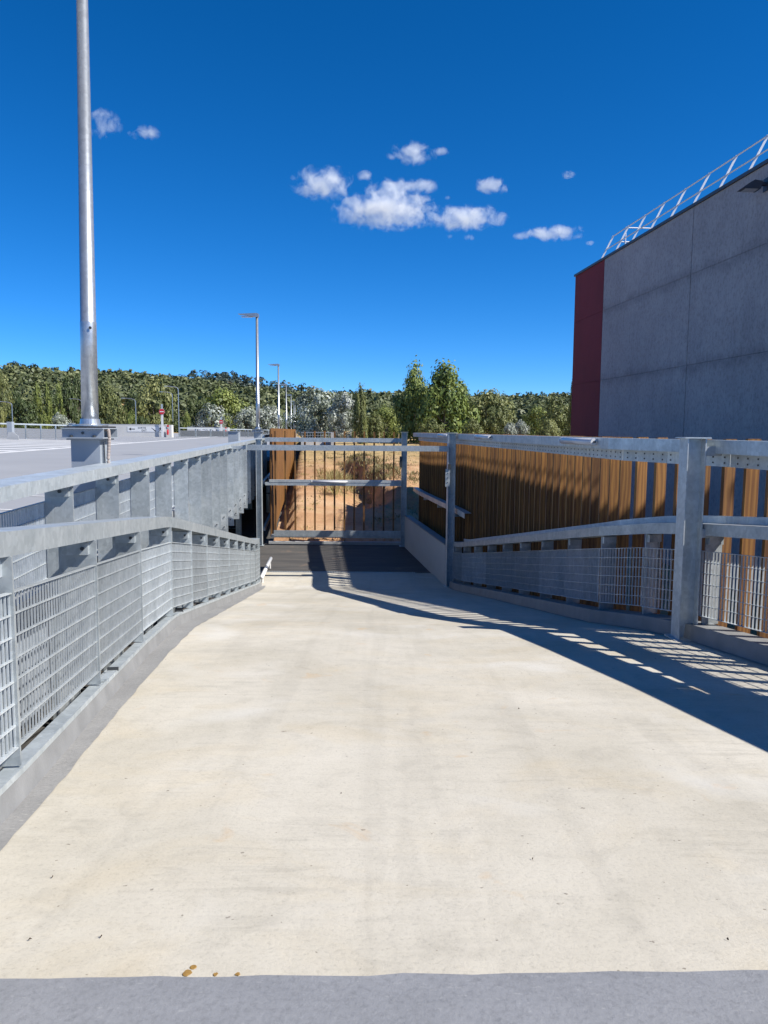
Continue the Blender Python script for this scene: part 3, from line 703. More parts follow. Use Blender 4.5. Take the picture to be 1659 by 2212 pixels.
# deck lamps
def lamp(loc, label, cable=False, lean=0.0):
    x, y, z = loc
    t = thing('deck_lamp', (x, y, z), label, 'lamp post', 'lamp posts along the deck edge')
    W = 0.165
    ped = MB().box(x - W, x + W, y - W, y + W, z, 1.42).build('pedestal', 'greypaint', t)
    MB().box(x - W - 0.003, x - W + 0.003, y - W + 0.02, y + W - 0.02, z + 0.05, 1.40).build('side_plate', 'greypaint', ped)
    MB().box(x - 0.2, x + 0.2, y - 0.2, y + 0.2, 1.42, 1.435).build('pedestal_flange', 'greypaint', ped)
    c = MB()
    for s in (-1, 1): c.box(x - 0.235, x + 0.235, y + s * 0.22 - 0.006, y + s * 0.22 + 0.006, 1.45, 1.545)
    c.box(x - 0.235, x + 0.235, y - 0.26, y + 0.26, 1.437, 1.450); c.box(x - 0.235, x + 0.235, y - 0.26, y + 0.26, 1.545, 1.556)
    c.build('cradle', 'greypaint', t)
    b = MB()
    for sx in (-0.13, 0.13):
        for sy in (-0.24, 0.24): b.lathe((x + sx, y + sy, 0), [(0.018, 1.437), (0.018, 1.475)], 6)
    b.lathe((x, y - 0.23, 1.50), [(0.016, -0.006), (0.016, 0.004)], 10, 'Y')
    tag(b.build('bolt_heads', 'bolt', t), kind='stuff')
    MB().box(x - 0.22, x + 0.22, y - 0.22, y + 0.22, 1.557, 1.575).build('pad', 'black', t)
    bpz = MB().lathe((x, y, 0), [(0.2, 1.576), (0.2, 1.592), (0.115, 1.602), (0.105, 1.66)], 24).build('base_flange', 'pole', t)
    H = 6.75
    pm = MB().lathe((x, y, 0), [(0.094, 1.60), (0.090, 2.75), (0.0895, 2.752), (0.086, 2.756), (0.057, H)], 28)
    pm.v = [(a_ + lean * (c_ - 1.6), b_, c_) for a_, b_, c_ in pm.v]; pm.build('pole', 'pole', t, True); x0_ = x; x = x + lean * (H - 1.6)
    MB().lathe((x, y - 0.096, 2.68), [(0.016, -0.004), (0.016, 0.006)], 10, 'Y').build('inspection_screw', 'bolt', t)
    hd = MB().prism([(-0.85, 0.05), (-0.80, 0.035), (0.03, -0.09), (0.08, -0.07), (0.09, 0.06), (0.0, 0.09)], (x, y - 0.13, H), (1, 0, 0), (0, 0, 1), (0, 0.26, 0)).build('lamp_head', 'pole', t)
    MB().box(x - 0.7, x - 0.2, y - 0.1, y + 0.1, H - 0.085, H - 0.06).build('lens', 'glass', hd); x = x0_
    if cable:
        p = [(x + 0.19, y - 0.05, 1.545), (x + 0.235, y - 0.07, 1.53), (x + 0.245, y - 0.08, 1.45), (x + 0.225, y - 0.08, 1.2), (x + 0.235, y - 0.08, 0.9), (x + 0.24, y - 0.08, z)]
        f = []
        for i in range(len(p) - 1):
            for k in range(14): f.append(Vector(p[i]).lerp(Vector(p[i + 1]), k / 14))
        MB().tube(f, [0.018 + 0.003 * (i % 2) for i in range(len(f))], 10).build('conduit', 'beigepipe', t)
        MB().tube([(x + 0.2, y - 0.11, z), (x + 0.2, y - 0.11, 1.15), (x + 0.19, y - 0.1, 1.4)], 0.007, 6).build('earth_wire', 'bolt', t)
    return t
names = ['tall galvanised lamp pole on a grey pedestal behind the bent rail, with beige conduit', 'deck lamp post nearest beyond the tall pole, on a square grey pedestal', 'deck lamp post third along the deck edge over the timber facade', 'deck lamp post fourth along the deck edge over the timber facade', 'deck lamp post fifth along the deck edge over the timber facade', 'deck lamp post sixth along the deck edge, small in the distance', 'deck lamp post last in the row along the deck edge']
for i, (x, y) in enumerate([(-3.40, 8.95), (-5.88, 36.0), (-8.6, 63), (-11.4, 90), (-14.1, 117), (-16.6, 142), (-18.2, 158)]):
    lamp((x, y, zd(x, y)), names[i], i == 0, 0.014 if i == 0 else 0.0)
# bare pedestal
bpd = thing('steel_pedestal', (-5.3, 27.3, 0.2), 'bare grey steel pedestal without a lamp on the deck edge', 'pedestal')
MB().box(-5.48, -5.12, 27.12, 27.48, 0.14, 1.48).build('box', 'greypaint', bpd)
MB().box(-5.50, -5.10, 27.08, 27.52, 1.482, 1.50).build('cap', 'greypaint', bpd)

# deck markings
mb = MB()
def mark(x0, y0, x1, y1, wdt):
    d = Vector((x1 - x0, y1 - y0, 0)).normalized(); s = Vector((d.y, -d.x, 0)) * wdt / 2; L = math.hypot(x1 - x0, y1 - y0); k = max(1, int(L / 6))
    for i in range(k):
        a = Vector((x0, y0, 0)).lerp(Vector((x1, y1, 0)), i / k); b = Vector((x0, y0, 0)).lerp(Vector((x1, y1, 0)), (i + 1) / k)
        q = [a - s, a + s, b + s, b - s]; mb.add([(v.x, v.y, zd(v.x, v.y) + 0.006) for v in q], [(0, 1, 2, 3)])
for i in range(50):
    y = 5.0 + 2.5 * i
    if y < 27: mark(XO(y) - 0.35, y, XO(y) - 5.2, y + 0.5, 0.1)
    mark(XO(y) - 12.2, y + 1.2, XO(y) - 17.4, y + 1.7, 0.12)
mark(XO(20) - 12.0, 20, XO(158) - 12.0, 158, 0.5)
for i in range(14):
    y = 22 + 3.2 * i; mark(XO(y) - 12.3, y, XO(y) - 26.0, y - 1.2, 1.3)
struct(mb, 'deck_marking', 'paint')
def arrow(x, y, s=1.0):
    m = MB(); pts = [(-0.15, -1.2), (0.15, -1.2), (0.15, 0.2), (0.5, 0.2), (0, 1.3), (-0.5, 0.2), (-0.15, 0.2)]
    m.add([(x + a * s - 0.1 * b * s, y + b * s * 2, zd(x + a * s, y + b) + 0.006) for a, b in pts], [tuple(range(7))])
    return struct(m, 'arrow_marking', 'paint')
arrow(-10.6, 37.5); arrow(-12.2, 66); arrow(-8.4, 18.5)

# parapets with exit signs on the deck
def parapet(x0, x1, y, h, label, txt=True):
    z = zd(x1, y) - 0.05; xc = (x0 + x1) / 2
    t = thing('parapet_wall', (xc, y, z), label, 'wall')
    MB().box(x0, x1, y, y + 0.9, z, z + h).build('wall_body', 'parapet', t)
    MB().box(x0 - 0.02, x1 + 0.02, y - 0.02, y + 0.92, z + h + 0.002, z + h + 0.05).build('coping', 'parapet', t)
    return t, z
def text_mesh(s, size):
    cu = bpy.data.curves.new('t', 'FONT'); cu.body = s; cu.size = size; cu.extrude = 0.004
    ob = bpy.data.objects.new('t', cu); COL.objects.link(ob); dg = bpy.context.evaluated_depsgraph_get()
    me = bpy.data.meshes.new_from_object(ob.evaluated_get(dg)); bpy.data.objects.remove(ob); return me
def exit_sign(x0, y, z, label, s=1.0):
    t = thing('exit_sign', (x0 + 3.0 * s, y, z), label, 'sign')
    MB().box(x0, x0 + 6.4 * s, y - 0.012, y, z, z + 0.86 * s).build('panel', 'signwhite', t)
    yy = y - 0.016
    MB().prism([(0.2, .43), (0.62, .68), (0.62, .5), (1.25, .5), (1.25, .36), (0.62, .36), (0.62, .18)], (x0, yy, z), (s, 0, 0), (0, 0, s), (0, 0.004, 0)).build('arrow', 'signblack', t)
    for k, (tx, zz) in enumerate((('SORTIE', 0.50), ('EXIT', 0.08))):
        me = text_mesh(tx, 0.42 * s); me.materials.clear(); me.materials.append(M['signblack'])
        o2 = bpy.data.objects.new('lettering', me); COL.objects.link(o2); o2.parent = t
        o2.rotation_euler = (R(90), 0, 0); o2.location = Vector((x0 + (1.75 + 0.6 * k) * s, yy, z + zz * s)) - Vector(t.location)
    st = []
    for i in range(5): st += [(3.95 + i * 0.16, .66 - i * 0.11), (3.95 + (i + 1) * 0.16, .66 - i * 0.11)]
    st += [(4.75, .05), (4.6, .05)]
    MB().prism(st, (x0, yy, z), (s, 0, 0), (0, 0, s), (0, 0.004, 0)).build('stairs_symbol', 'signblack', t)
    m = MB(); S = lambda pts: m.prism(pts, (x0 + 5.45 * s, yy, z), (s, 0, 0), (0, 0, s), (0, 0.004, 0))
    S([(0.09 * math.cos(q * 0.785) + 0.02, 0.76 + 0.075 * math.sin(q * 0.785)) for q in range(8)])
    S([(-.10, .36), (.10, .36), (.12, .66), (-.08, .66)]); S([(-.08, .38), (.03, .38), (-.20, .04), (-.30, .06)]); S([(-.02, .38), (.10, .38), (.32, .04), (.20, .03)])
    S([(-.07, .64), (-.02, .58), (-.26, .38), (-.31, .43)]); S([(.10, .64), (.06, .58), (.26, .42), (.30, .47)])
    m.build('walking_figure_symbol', 'signblack', t)
def no_entry(x, y, z0, z1, label, r=0.36):
    t = thing('no_entry_sign', (x, y, z0), label, 'road sign')
    MB().box(x - 0.13, x + 0.13, y - 0.05, y + 0.05, z0, z1 - 1.1).build('post', 'white', t)
    MB().box(x - 0.11, x + 0.11, y - 0.04, y + 0.04, z1 - 1.098, z1).build('post_top', 'galv', t)
    d = MB().lathe((x, y - 0.09, z1 - 0.95), [(r, 0), (r, 0.03)], 28, 'Y').build('disc', 'red', t)
    MB().lathe((x, y - 0.096, z1 - 0.95), [(r * 1.04, 0.012), (r * 1.04, 0.03)], 28, 'Y').build('rim', 'signwhite', d)
    MB().box(x - r * 0.72, x + r * 0.72, y - 0.1, y - 0.092, z1 - 0.95 - r * 0.15, z1 - 0.95 + r * 0.15).build('bar', 'signwhite', d)
def extinguisher(x, y, z, label):
    t = thing('fire_extinguisher', (x, y, z), label, 'extinguisher')
    MB().lathe((x, y, z), [(0.11, 0), (0.12, 0.05), (0.12, 0.55), (0.05, 0.68), (0.04, 0.72)], 14).build('cylinder', 'red', t, True)
    MB().box(x - 0.1, x + 0.06, y - 0.03, y + 0.03, z + 0.72, z + 0.80).build('valve', 'black', t)
    MB().tube([(x + 0.06, y, z + 0.76), (x + 0.17, y, z + 0.6), (x + 0.16, y, z + 0.2)], 0.018, 6).build('hose', 'black', t)
    MB().box(x - 0.13, x + 0.13, y + 0.121, y + 0.14, z + 1.0, z + 1.25).build('sign', 'red', t)
pa, za = parapet(-38.5, -28.3, 100, 1.62, 'long white parapet wall of a stair exit with the larger exit sign')
exit_sign(-33.2, 99.98, za + 0.72, 'white exit sign with arrow and walking figure on the longer parapet', 0.78)
no_entry(-28.6, 99.7, za, za + 4.25, 'red no entry sign on white post at the longer parapet')
extinguisher(-27.95, 99.78, za + 0.35, 'red fire extinguisher beside the larger exit sign parapet')
MB().box(-28.26, -27.5, 100.0, 100.9, za, za + 1.62).build('end_pier', 'parapet', pa)
pb, zb2 = parapet(-37.2, -30.6, 146, 1.5, 'shorter white parapet wall of the second stair exit')
exit_sign(-35.6, 145.98, zb2 + 0.7, 'white exit sign with arrow on the shorter parapet', 0.72)
no_entry(-30.7, 145.7, zb2, zb2 + 3.5, 'smaller red no entry sign on white post at the shorter parapet')
extinguisher(-29.9, 145.78, zb2 + 0.3, 'red fire extinguisher at the end of the shorter parapet')
MB().box(-30.58, -29.4, 146.0, 146.9, zb2, zb2 + 1.5).build('end_pier', 'parapet', pb)

def deck_fence(pts, label, n, h=1.25, depth=0.22, grate=True, z_off=0.0):
    (x0, y0), (x1, y1) = pts; t = thing('deck_fence', (x0, y0, zd(x0, y0)), label, 'fence')
    a, nn = fr((x0, y0), (x1, y1)); L = math.hypot(x1 - x0, y1 - y0)
    def Z(f): return zd(x0 + (x1 - x0) * f, y0 + (y1 - y0) * f) - 0.02
    MB().bar((x0, y0, Z(0) + h), (x1, y1, Z(1) + h), depth, 0.12).build('top_rail', 'galv', t)
    for i in range(n + 1):
        f = i / n; c = Vector((x0, y0, 0)).lerp(Vector((x1, y1, 0)), f)
        MB().obox(c + Vector((0, 0, Z(f) + h / 2 - 0.04)), a * 0.02, nn * depth / 2, (0, 0, h / 2 - 0.025)).build('post', 'galv', t)
        if i < n:
            f2 = (i + 1) / n; c2 = Vector((x0, y0, 0)).lerp(Vector((x1, y1, 0)), f2)
            p = c + a * 0.03 - nn * depth * 0.55; q = c2 - a * 0.03 - nn * depth * 0.55
            m = MB()
            m.bar(p + Vector((0, 0, Z(f) + 0.13)), q + Vector((0, 0, Z(f2) + 0.13)), 0.03, 0.03)
            k = max(4, int((c2 - c).length / 0.07))
            for j in range(k + 1): m.obox(p.lerp(q, j / k) + Vector((0, 0, Z(f) + 0.52)), a * 0.012, nn * 0.012, (0, 0, 0.40))
            for r in range(6): m.bar(p + Vector((0, 0, Z(f) + 0.2 + r * 0.14)), q + Vector((0, 0, Z(f2) + 0.2 + r * 0.14)), 0.02, 0.02)
            m.build('grating_panel', 'fenceshade', t)
    return t
deck_fence([(-27.2, 67), (-35.5, 60)], 'grey grating fence on the deck beside the tapered grey column', 9)
deck_fence([(-44, 62), (-35.9, 59.5)], 'grey grating fence on the deck left of the tapered column', 6)
deck_fence([(-26.9, 101.5), (-21.5, 132)], 'short grey rail between the two white parapet walls', 6)
deck_fence([(-28.8, 148), (-19.6, 152)], 'low grey rail closing the far end of the deck', 9)
for x, y, lab in ((-29.6, 61.3, 'grey tapered column foot on the deck edge by the grating fence'), (-27.0, 66.9, 'slim grey column at the end of the grating fence')):
    t = thing('fence_column', (x, y, zd(x, y)), lab, 'column'); z = zd(x, y) - 0.02
    MB().box(x - 0.2, x + 0.2, y - 0.2, y + 0.2, z, z + 1.42).build('shaft', 'greypaint', t)
    if x < -28: MB().prism([(-0.25, 0), (0.75, 0), (0.72, 0.3), (0.3, 0.62), (-0.1, 0.62)], (x, y - 0.26, z), (1, 0, 0), (0, 0, 1), (0, 0.05, 0)).build('foot_plate', 'wallconc', t)
    else: MB().box(x - 0.25, x + 0.25, y - 0.25, y + 0.25, z + 1.422, z + 1.46).build('cap', 'galv', t)

# ------------------------------------------------------------------ grey and red building
HR = 8.36; DC = 34.8
def XW(y): return 8.38 + 0.09 * (DC - y)
bd = thing('industrial_building', (8.6, 20, G0), 'tall windowless grey roughcast building with dark red end bay', 'building')
Y0, Y1 = 5.7, DC; ZB = -2.75
def wpanel(name, y0, y1, z0, z1, m, dep=0.14):
    ev = 0.016; e = 0.004; y0 += ev; y1 -= ev; z0 += e; z1 -= e
    mbp = MB().hexa([(XW(y0), y0, z0), (XW(y0) + dep, y0, z0), (XW(y1) + dep, y1, z0), (XW(y1), y1, z0), (XW(y0), y0, z1), (XW(y0) + dep, y0, z1), (XW(y1) + dep, y1, z1), (XW(y1), y1, z1)])
    return mbp.build(name, m, bd)
MB().hexa([(XW(Y0) + 0.1, Y0 + 0.05, ZB), (XW(Y0) + 16, Y0 + 0.05, ZB), (XW(Y1) + 16, Y1 - 0.05, ZB), (XW(Y1) + 0.1, Y1 - 0.05, ZB), (XW(Y0) + 0.1, Y0 + 0.05, HR - 0.1), (XW(Y0) + 16, Y0 + 0.05, HR - 0.1), (XW(Y1) + 16, Y1 - 0.05, HR - 0.1), (XW(Y1) + 0.1, Y1 - 0.05, HR - 0.1)]).build('core', 'joint', bd)
YR = 31.45
zr = [ZB, 3.62, 6.36, HR]
ysp = [Y0, 12.2, 18.2, 24.2, YR]
for j in range(3):
    wpanel('red_panel', YR, Y1, zr[j], zr[j + 1], 'bred')
    for k in range(4): wpanel('grey_panel', ysp[k], ysp[k + 1], zr[j], zr[j + 1], 'bgrey')
# end walls
MB().box(XW(Y1), XW(Y1) + 16, Y1 - 0.04, Y1 + 0.1, ZB, HR - 0.02).build('end_wall', 'bred', bd)
MB().box(XW(Y0), XW(Y0) + 16, Y0 - 0.1, Y0 + 0.03, ZB, HR - 0.02).build('end_wall', 'bgrey', bd)
MB().hexa([(XW(Y0) - 0.06, Y0 - 0.15, HR), (XW(Y0) + 0.25, Y0 - 0.15, HR), (XW(Y1) + 0.25, Y1 + 0.15, HR), (XW(Y1) - 0.06, Y1 + 0.15, HR), (XW(Y0) - 0.06, Y0 - 0.15, HR + 0.09), (XW(Y0) + 0.25, Y0 - 0.15, HR + 0.09), (XW(Y1) + 0.25, Y1 + 0.15, HR + 0.09), (XW(Y1) - 0.06, Y1 + 0.15, HR + 0.09)]).build('coping', 'cap', bd)
rr = thing('roof_rail', (8.4, 22, HR + 0.09), 'white metal safety rail with slanted uprights along the building roof', 'roof rail')
ry = [32.25 - 1.53 * i for i in range(17)]
zb = HR + 0.09
for i, y in enumerate(ry):
    MB().bar((XW(y) + 0.12, y, zb), (XW(y) + 0.62, y, zb + 1.02), 0.06, 0.03, (0, 1, 0)).build('upright', 'alu', rr)
    MB().bar((XW(y) + 0.05, y, zb + 0.015), (XW(y) + 0.9, y, zb + 0.015), 0.05, 0.02).build('foot', 'alu', rr)
for f in (1.0, 0.48):
    MB().tube([(XW(ry[0]) + 0.12 + 0.5 * f, ry[0] + 0.2, zb + 1.02 * f), (XW(ry[-1]) + 0.12 + 0.5 * f, ry[-1], zb + 1.02 * f)], 0.023, 8).build('rail', 'alu', rr)
    MB().tube([(XW(31.0) + 0.12 + 0.5 * f, 31.0, zb + 1.02 * f), (XW(31.0) + 3.4, 31.2, zb + 1.02 * f)], 0.023, 8).build('rail', 'alu', rr)
MB().tube([(XW(31.0) + 0.62, 31.0, zb), (XW(31.0) + 0.62, 31.0, zb + 1.05)], 0.024, 8).build('upright', 'alu', rr)
wl = thing('wall_lamp', (XW(20.4), 20.4, 7.6), 'dark floodlight on a bracket high on the grey wall', 'lamp')
yl = 20.4; xl = XW(yl)
MB().box(xl - 0.02, xl, yl - 0.12, yl + 0.12, 7.68, 8.0).build('back_plate', 'cap', wl)
MB().bar((xl - 0.02, yl, 7.86), (xl - 0.25, yl, 7.86), 0.08, 0.08).build('arm', 'cap', wl)
hd = MB().prism([(-0.66, 0.0), (-0.2, -0.02), (-0.16, 0.17), (-0.36, 0.20), (-0.5, 0.12)], (xl, yl - 0.17, 7.72), (1, 0, 0), (0, 0, 1), (0, 0.34, 0)).build('head', 'cap', wl)
MB().box(xl - 0.58, xl - 0.26, yl - 0.14, yl + 0.14, 7.695, 7.707).build('lens', 'glass', hd)

# ------------------------------------------------------------------ far white wall beyond the screen
fw = thing('white_wall', (-7.8, 88, -1), 'small white concrete wall with grey railing beyond the earth bank', 'wall')
MB().box(-9.5, -6.0, 88, 88.3, -1.6, 0.55).build('wall_body', 'parapet', fw)
MB().box(-6.0, -5.7, 86.6, 88.4, -1.6, 1.3).build('end_pier', 'wallconc', fw)
m = MB()
for i in range(12): m.box(-9.4 + i * 0.3, -9.36 + i * 0.3, 88.1, 88.14, 0.55, 1.3)
m.box(-9.5, -6.0, 88.08, 88.16, 1.25, 1.33); m.box(-9.5, -6.0, 88.08, 88.16, 0.9, 0.94)
m.build('railing', 'galv', fw)
for i, (x, y, h) in enumerate([(1.0, 82, 1.6), (1.5, 83, 1.7), (2.0, 82.4, 1.5), (-0.6, 90, 1.6)]):
    t = tag(MB().tube([(x, y, gz(x, y) - 0.2), (x + 0.03, y, gz(x, y) + h)], [0.05, 0.04], 6).build('tree_stake', 'stake'), 'pale wooden tree stake standing in the dry grass', 'stake', 'tree stakes in the dry grass')

# ------------------------------------------------------------------ vegetation
def leaf_quads(c, s, nrm, rng):
    """c: Nx3 centres, s: N sizes, nrm: Nx3 normals -> verts 4N x 3"""
    n = len(c); r = rng.normal(size=(n, 3)); u = np.cross(nrm, r); u /= np.linalg.norm(u, axis=1)[:, None] + 1e-9
    v = np.cross(nrm, u); v /= np.linalg.norm(v, axis=1)[:, None] + 1e-9
    u = u * s[:, None]; v = v * (s * 0.62)[:, None]
    return np.stack([c - u, c - v * 0.9 + u * 0.1, c + u, c + v * 0.9 + u * 0.1], 1).reshape(-1, 3)
def quads_mesh(name, V, tone, m):
    n = len(V) // 4; me = bpy.data.meshes.new(name); me.vertices.add(len(V)); me.vertices.foreach_set('co', V.astype(np.float32).ravel())
    me.loops.add(4 * n); me.loops.foreach_set('vertex_index', np.arange(4 * n, dtype=np.int32))
    me.polygons.add(n); me.polygons.foreach_set('loop_start', np.arange(0, 4 * n, 4, dtype=np.int32)); me.polygons.foreach_set('loop_total', np.full(n, 4, np.int32))
    at = me.attributes.new('tone', 'FLOAT', 'POINT'); at.data.foreach_set('value', np.repeat(tone, 4).astype(np.float32))
    me.materials.append(M[m]); me.update(calc_edges=True); return me

def crown(shape, n_clump, n_leaf, leaf, seed, up=0.0, clump_r=0.17):
    """unit tree: height 1, half width 0.5. returns verts, tone, clump centres"""
    rng = np.random.default_rng(seed); C = []
    while len(C) < n_clump:
        z = rng.uniform(0.06, 1.0); a = rng.uniform(0, 2 * math.pi)
        if shape == 'poplar': rad = 0.5 * (1 - abs(z - 0.38) / 0.66) ** 0.75 if abs(z - .38) < .66 else 0
        elif shape == 'column': rad = 0.5 * min(1, z / 0.12) * max(0, 1 - z) ** 0.42
        elif shape == 'round': rad = 0.5 * math.sqrt(max(0, 1 - ((z - 0.53) / 0.5) ** 2))
        elif shape == 'umbrella': rad = 0.5 * math.sqrt(max(0, 1 - ((z - 0.74) / 0.27) ** 2))
        else: rad = 0.5 * math.sqrt(max(0, 1 - z)) * min(1, 0.6 + z * 2)
        rad *= 1 + 0.28 * math.sin(3 * a + seed) * math.sin(7 * z + seed)
        q = math.sqrt(rng.uniform(0.12, 1.0)) * max(rad, 0.015)
        C.append((q * math.cos(a), q * math.sin(a), z))
    C = np.array(C); C[:, 2] = C[:, 2] * 0.94
    ci = rng.integers(0, n_clump, n_leaf); sizes = rng.uniform(0.6, 1.25, n_clump) * clump_r
    d = rng.normal(size=(n_leaf, 3)); d /= np.linalg.norm(d, axis=1)[:, None]
    rr_ = rng.uniform(0.15, 1, n_leaf) ** 0.5
    P = C[ci] + d * (sizes[ci] * rr_)[:, None] * np.array([1, 1, 0.8 + up])
    oc = np.stack([P[:, 0] * 1.6, P[:, 1] * 1.6, (P[:, 2] - 0.45) * 0.8], 1)
    nrm = d * 0.9 + oc + rng.normal(size=(n_leaf, 3)) * 0.38 + np.array([0, 0, 0.3]); nrm /= np.linalg.norm(nrm, axis=1)[:, None]
    tone = np.clip(rng.uniform(0.2, 0.8, n_clump)[ci] + rng.normal(size=n_leaf) * 0.22, 0, 1)
    V = leaf_quads(P, leaf * rng.uniform(0.6, 1.3, n_leaf), nrm, rng)
    return V, tone, C
def trunk_mesh(C, seed, name, h0=0.0):
    rnd_ = random.Random(seed); m = MB()
    m.tube([(0, 0, -0.06), (0.006, 0.004, 0.25), (-0.008, 0.006, 0.55), (0.004, -0.004, 0.85)], [0.028, 0.021, 0.013, 0.004], 7)
    for i in rnd_.sample(range(len(C)), min(16, len(C))):
        c = C[i]; z0 = max(0.08, c[2] * 0.6); m.tube([(0, 0, z0), (c[0] * 0.5, c[1] * 0.5, (z0 + c[2]) / 2 - 0.01), tuple(c)], [0.011, 0.007, 0.003], 5)
    return mesh_of(m, name, 'bark')
KIND = {
 'poplar': ('poplar', 70, 6500, 0.030, 'lf_poplar', 0.4, 0.15), 'lightpoplar': ('column', 46, 3200, 0.034, 'lf_light', 0.6, 0.13), 'silver': ('round', 60, 5200, 0.032, 'lf_silver', 0.1, 0.16),
 'column': ('column', 60, 5200, 0.030, 'lf_olive', 0.5, 0.12), 'dark': ('round', 60, 4200, 0.036, 'lf_dark', 0, 0.18), 'conifer': ('cone', 60, 4000, 0.034, 'lf_dark', 0.1, 0.15),
 'olive': ('round', 65, 5000, 0.032, 'lf_olive', 0.1, 0.17), 'light': ('round', 55, 4600, 0.032, 'lf_light', 0.2, 0.17), 'umbrella': ('umbrella', 26, 1500, 0.04, 'lf_dark', 0, 0.14),
}
CACHE = {}
def tree_data(kind, var):
    if (kind, var) not in CACHE:
        sh, nc_, nl, lf, mt, up, cr = KIND[kind]; seed = (sum(map(ord, kind)) * 31 + var * 17) % 9973
        V, tone, C = crown(sh, nc_, nl, lf, seed, up, cr)
        CACHE[(kind, var)] = (quads_mesh('crown', V, tone, mt), trunk_mesh(C, seed, 'trunk'))
    return CACHE[(kind, var)]
TREELAB = {'poplar': ('leafy green poplar', 'poplar'), 'lightpoplar': ('slender yellow-green poplar', 'poplar'), 'silver': ('silvery white-leaved poplar', 'poplar'), 'column': ('narrow upright green tree', 'tree'), 'dark': ('dense dark green tree', 'tree'),
           'conifer': ('dark pointed conifer', 'conifer'), 'olive': ('olive green bushy tree', 'tree'), 'light': ('bright yellow-green bushy tree', 'tree'), 'umbrella': ('small umbrella pine', 'pine')}
def tree(x, y, z, h, wdt, kind, var, where, label=None):
    a, b = tree_data(kind, var); lab = label or f'{TREELAB[kind][0]} {where}'
    t = thing({'poplar': 'poplar_tree', 'lightpoplar': 'poplar_tree', 'silver': 'silver_poplar', 'umbrella': 'pine_tree', 'conifer': 'conifer_tree'}.get(kind, 'broadleaf_tree'), (x, y, z), lab, TREELAB[kind][1], None if label else lab + 's'[:0] + ' group')
    t.rotation_euler[2] = random.uniform(0, 6.28)
    for nm, me in (('crown', a), ('trunk', b)):
        ob = bpy.data.objects.new(nm, me); COL.objects.link(ob); ob.parent = t; ob.scale = (wdt, wdt, h)
    return t
BEY = 'in the row beyond the deck'; ME = 'growing behind the earth bank'
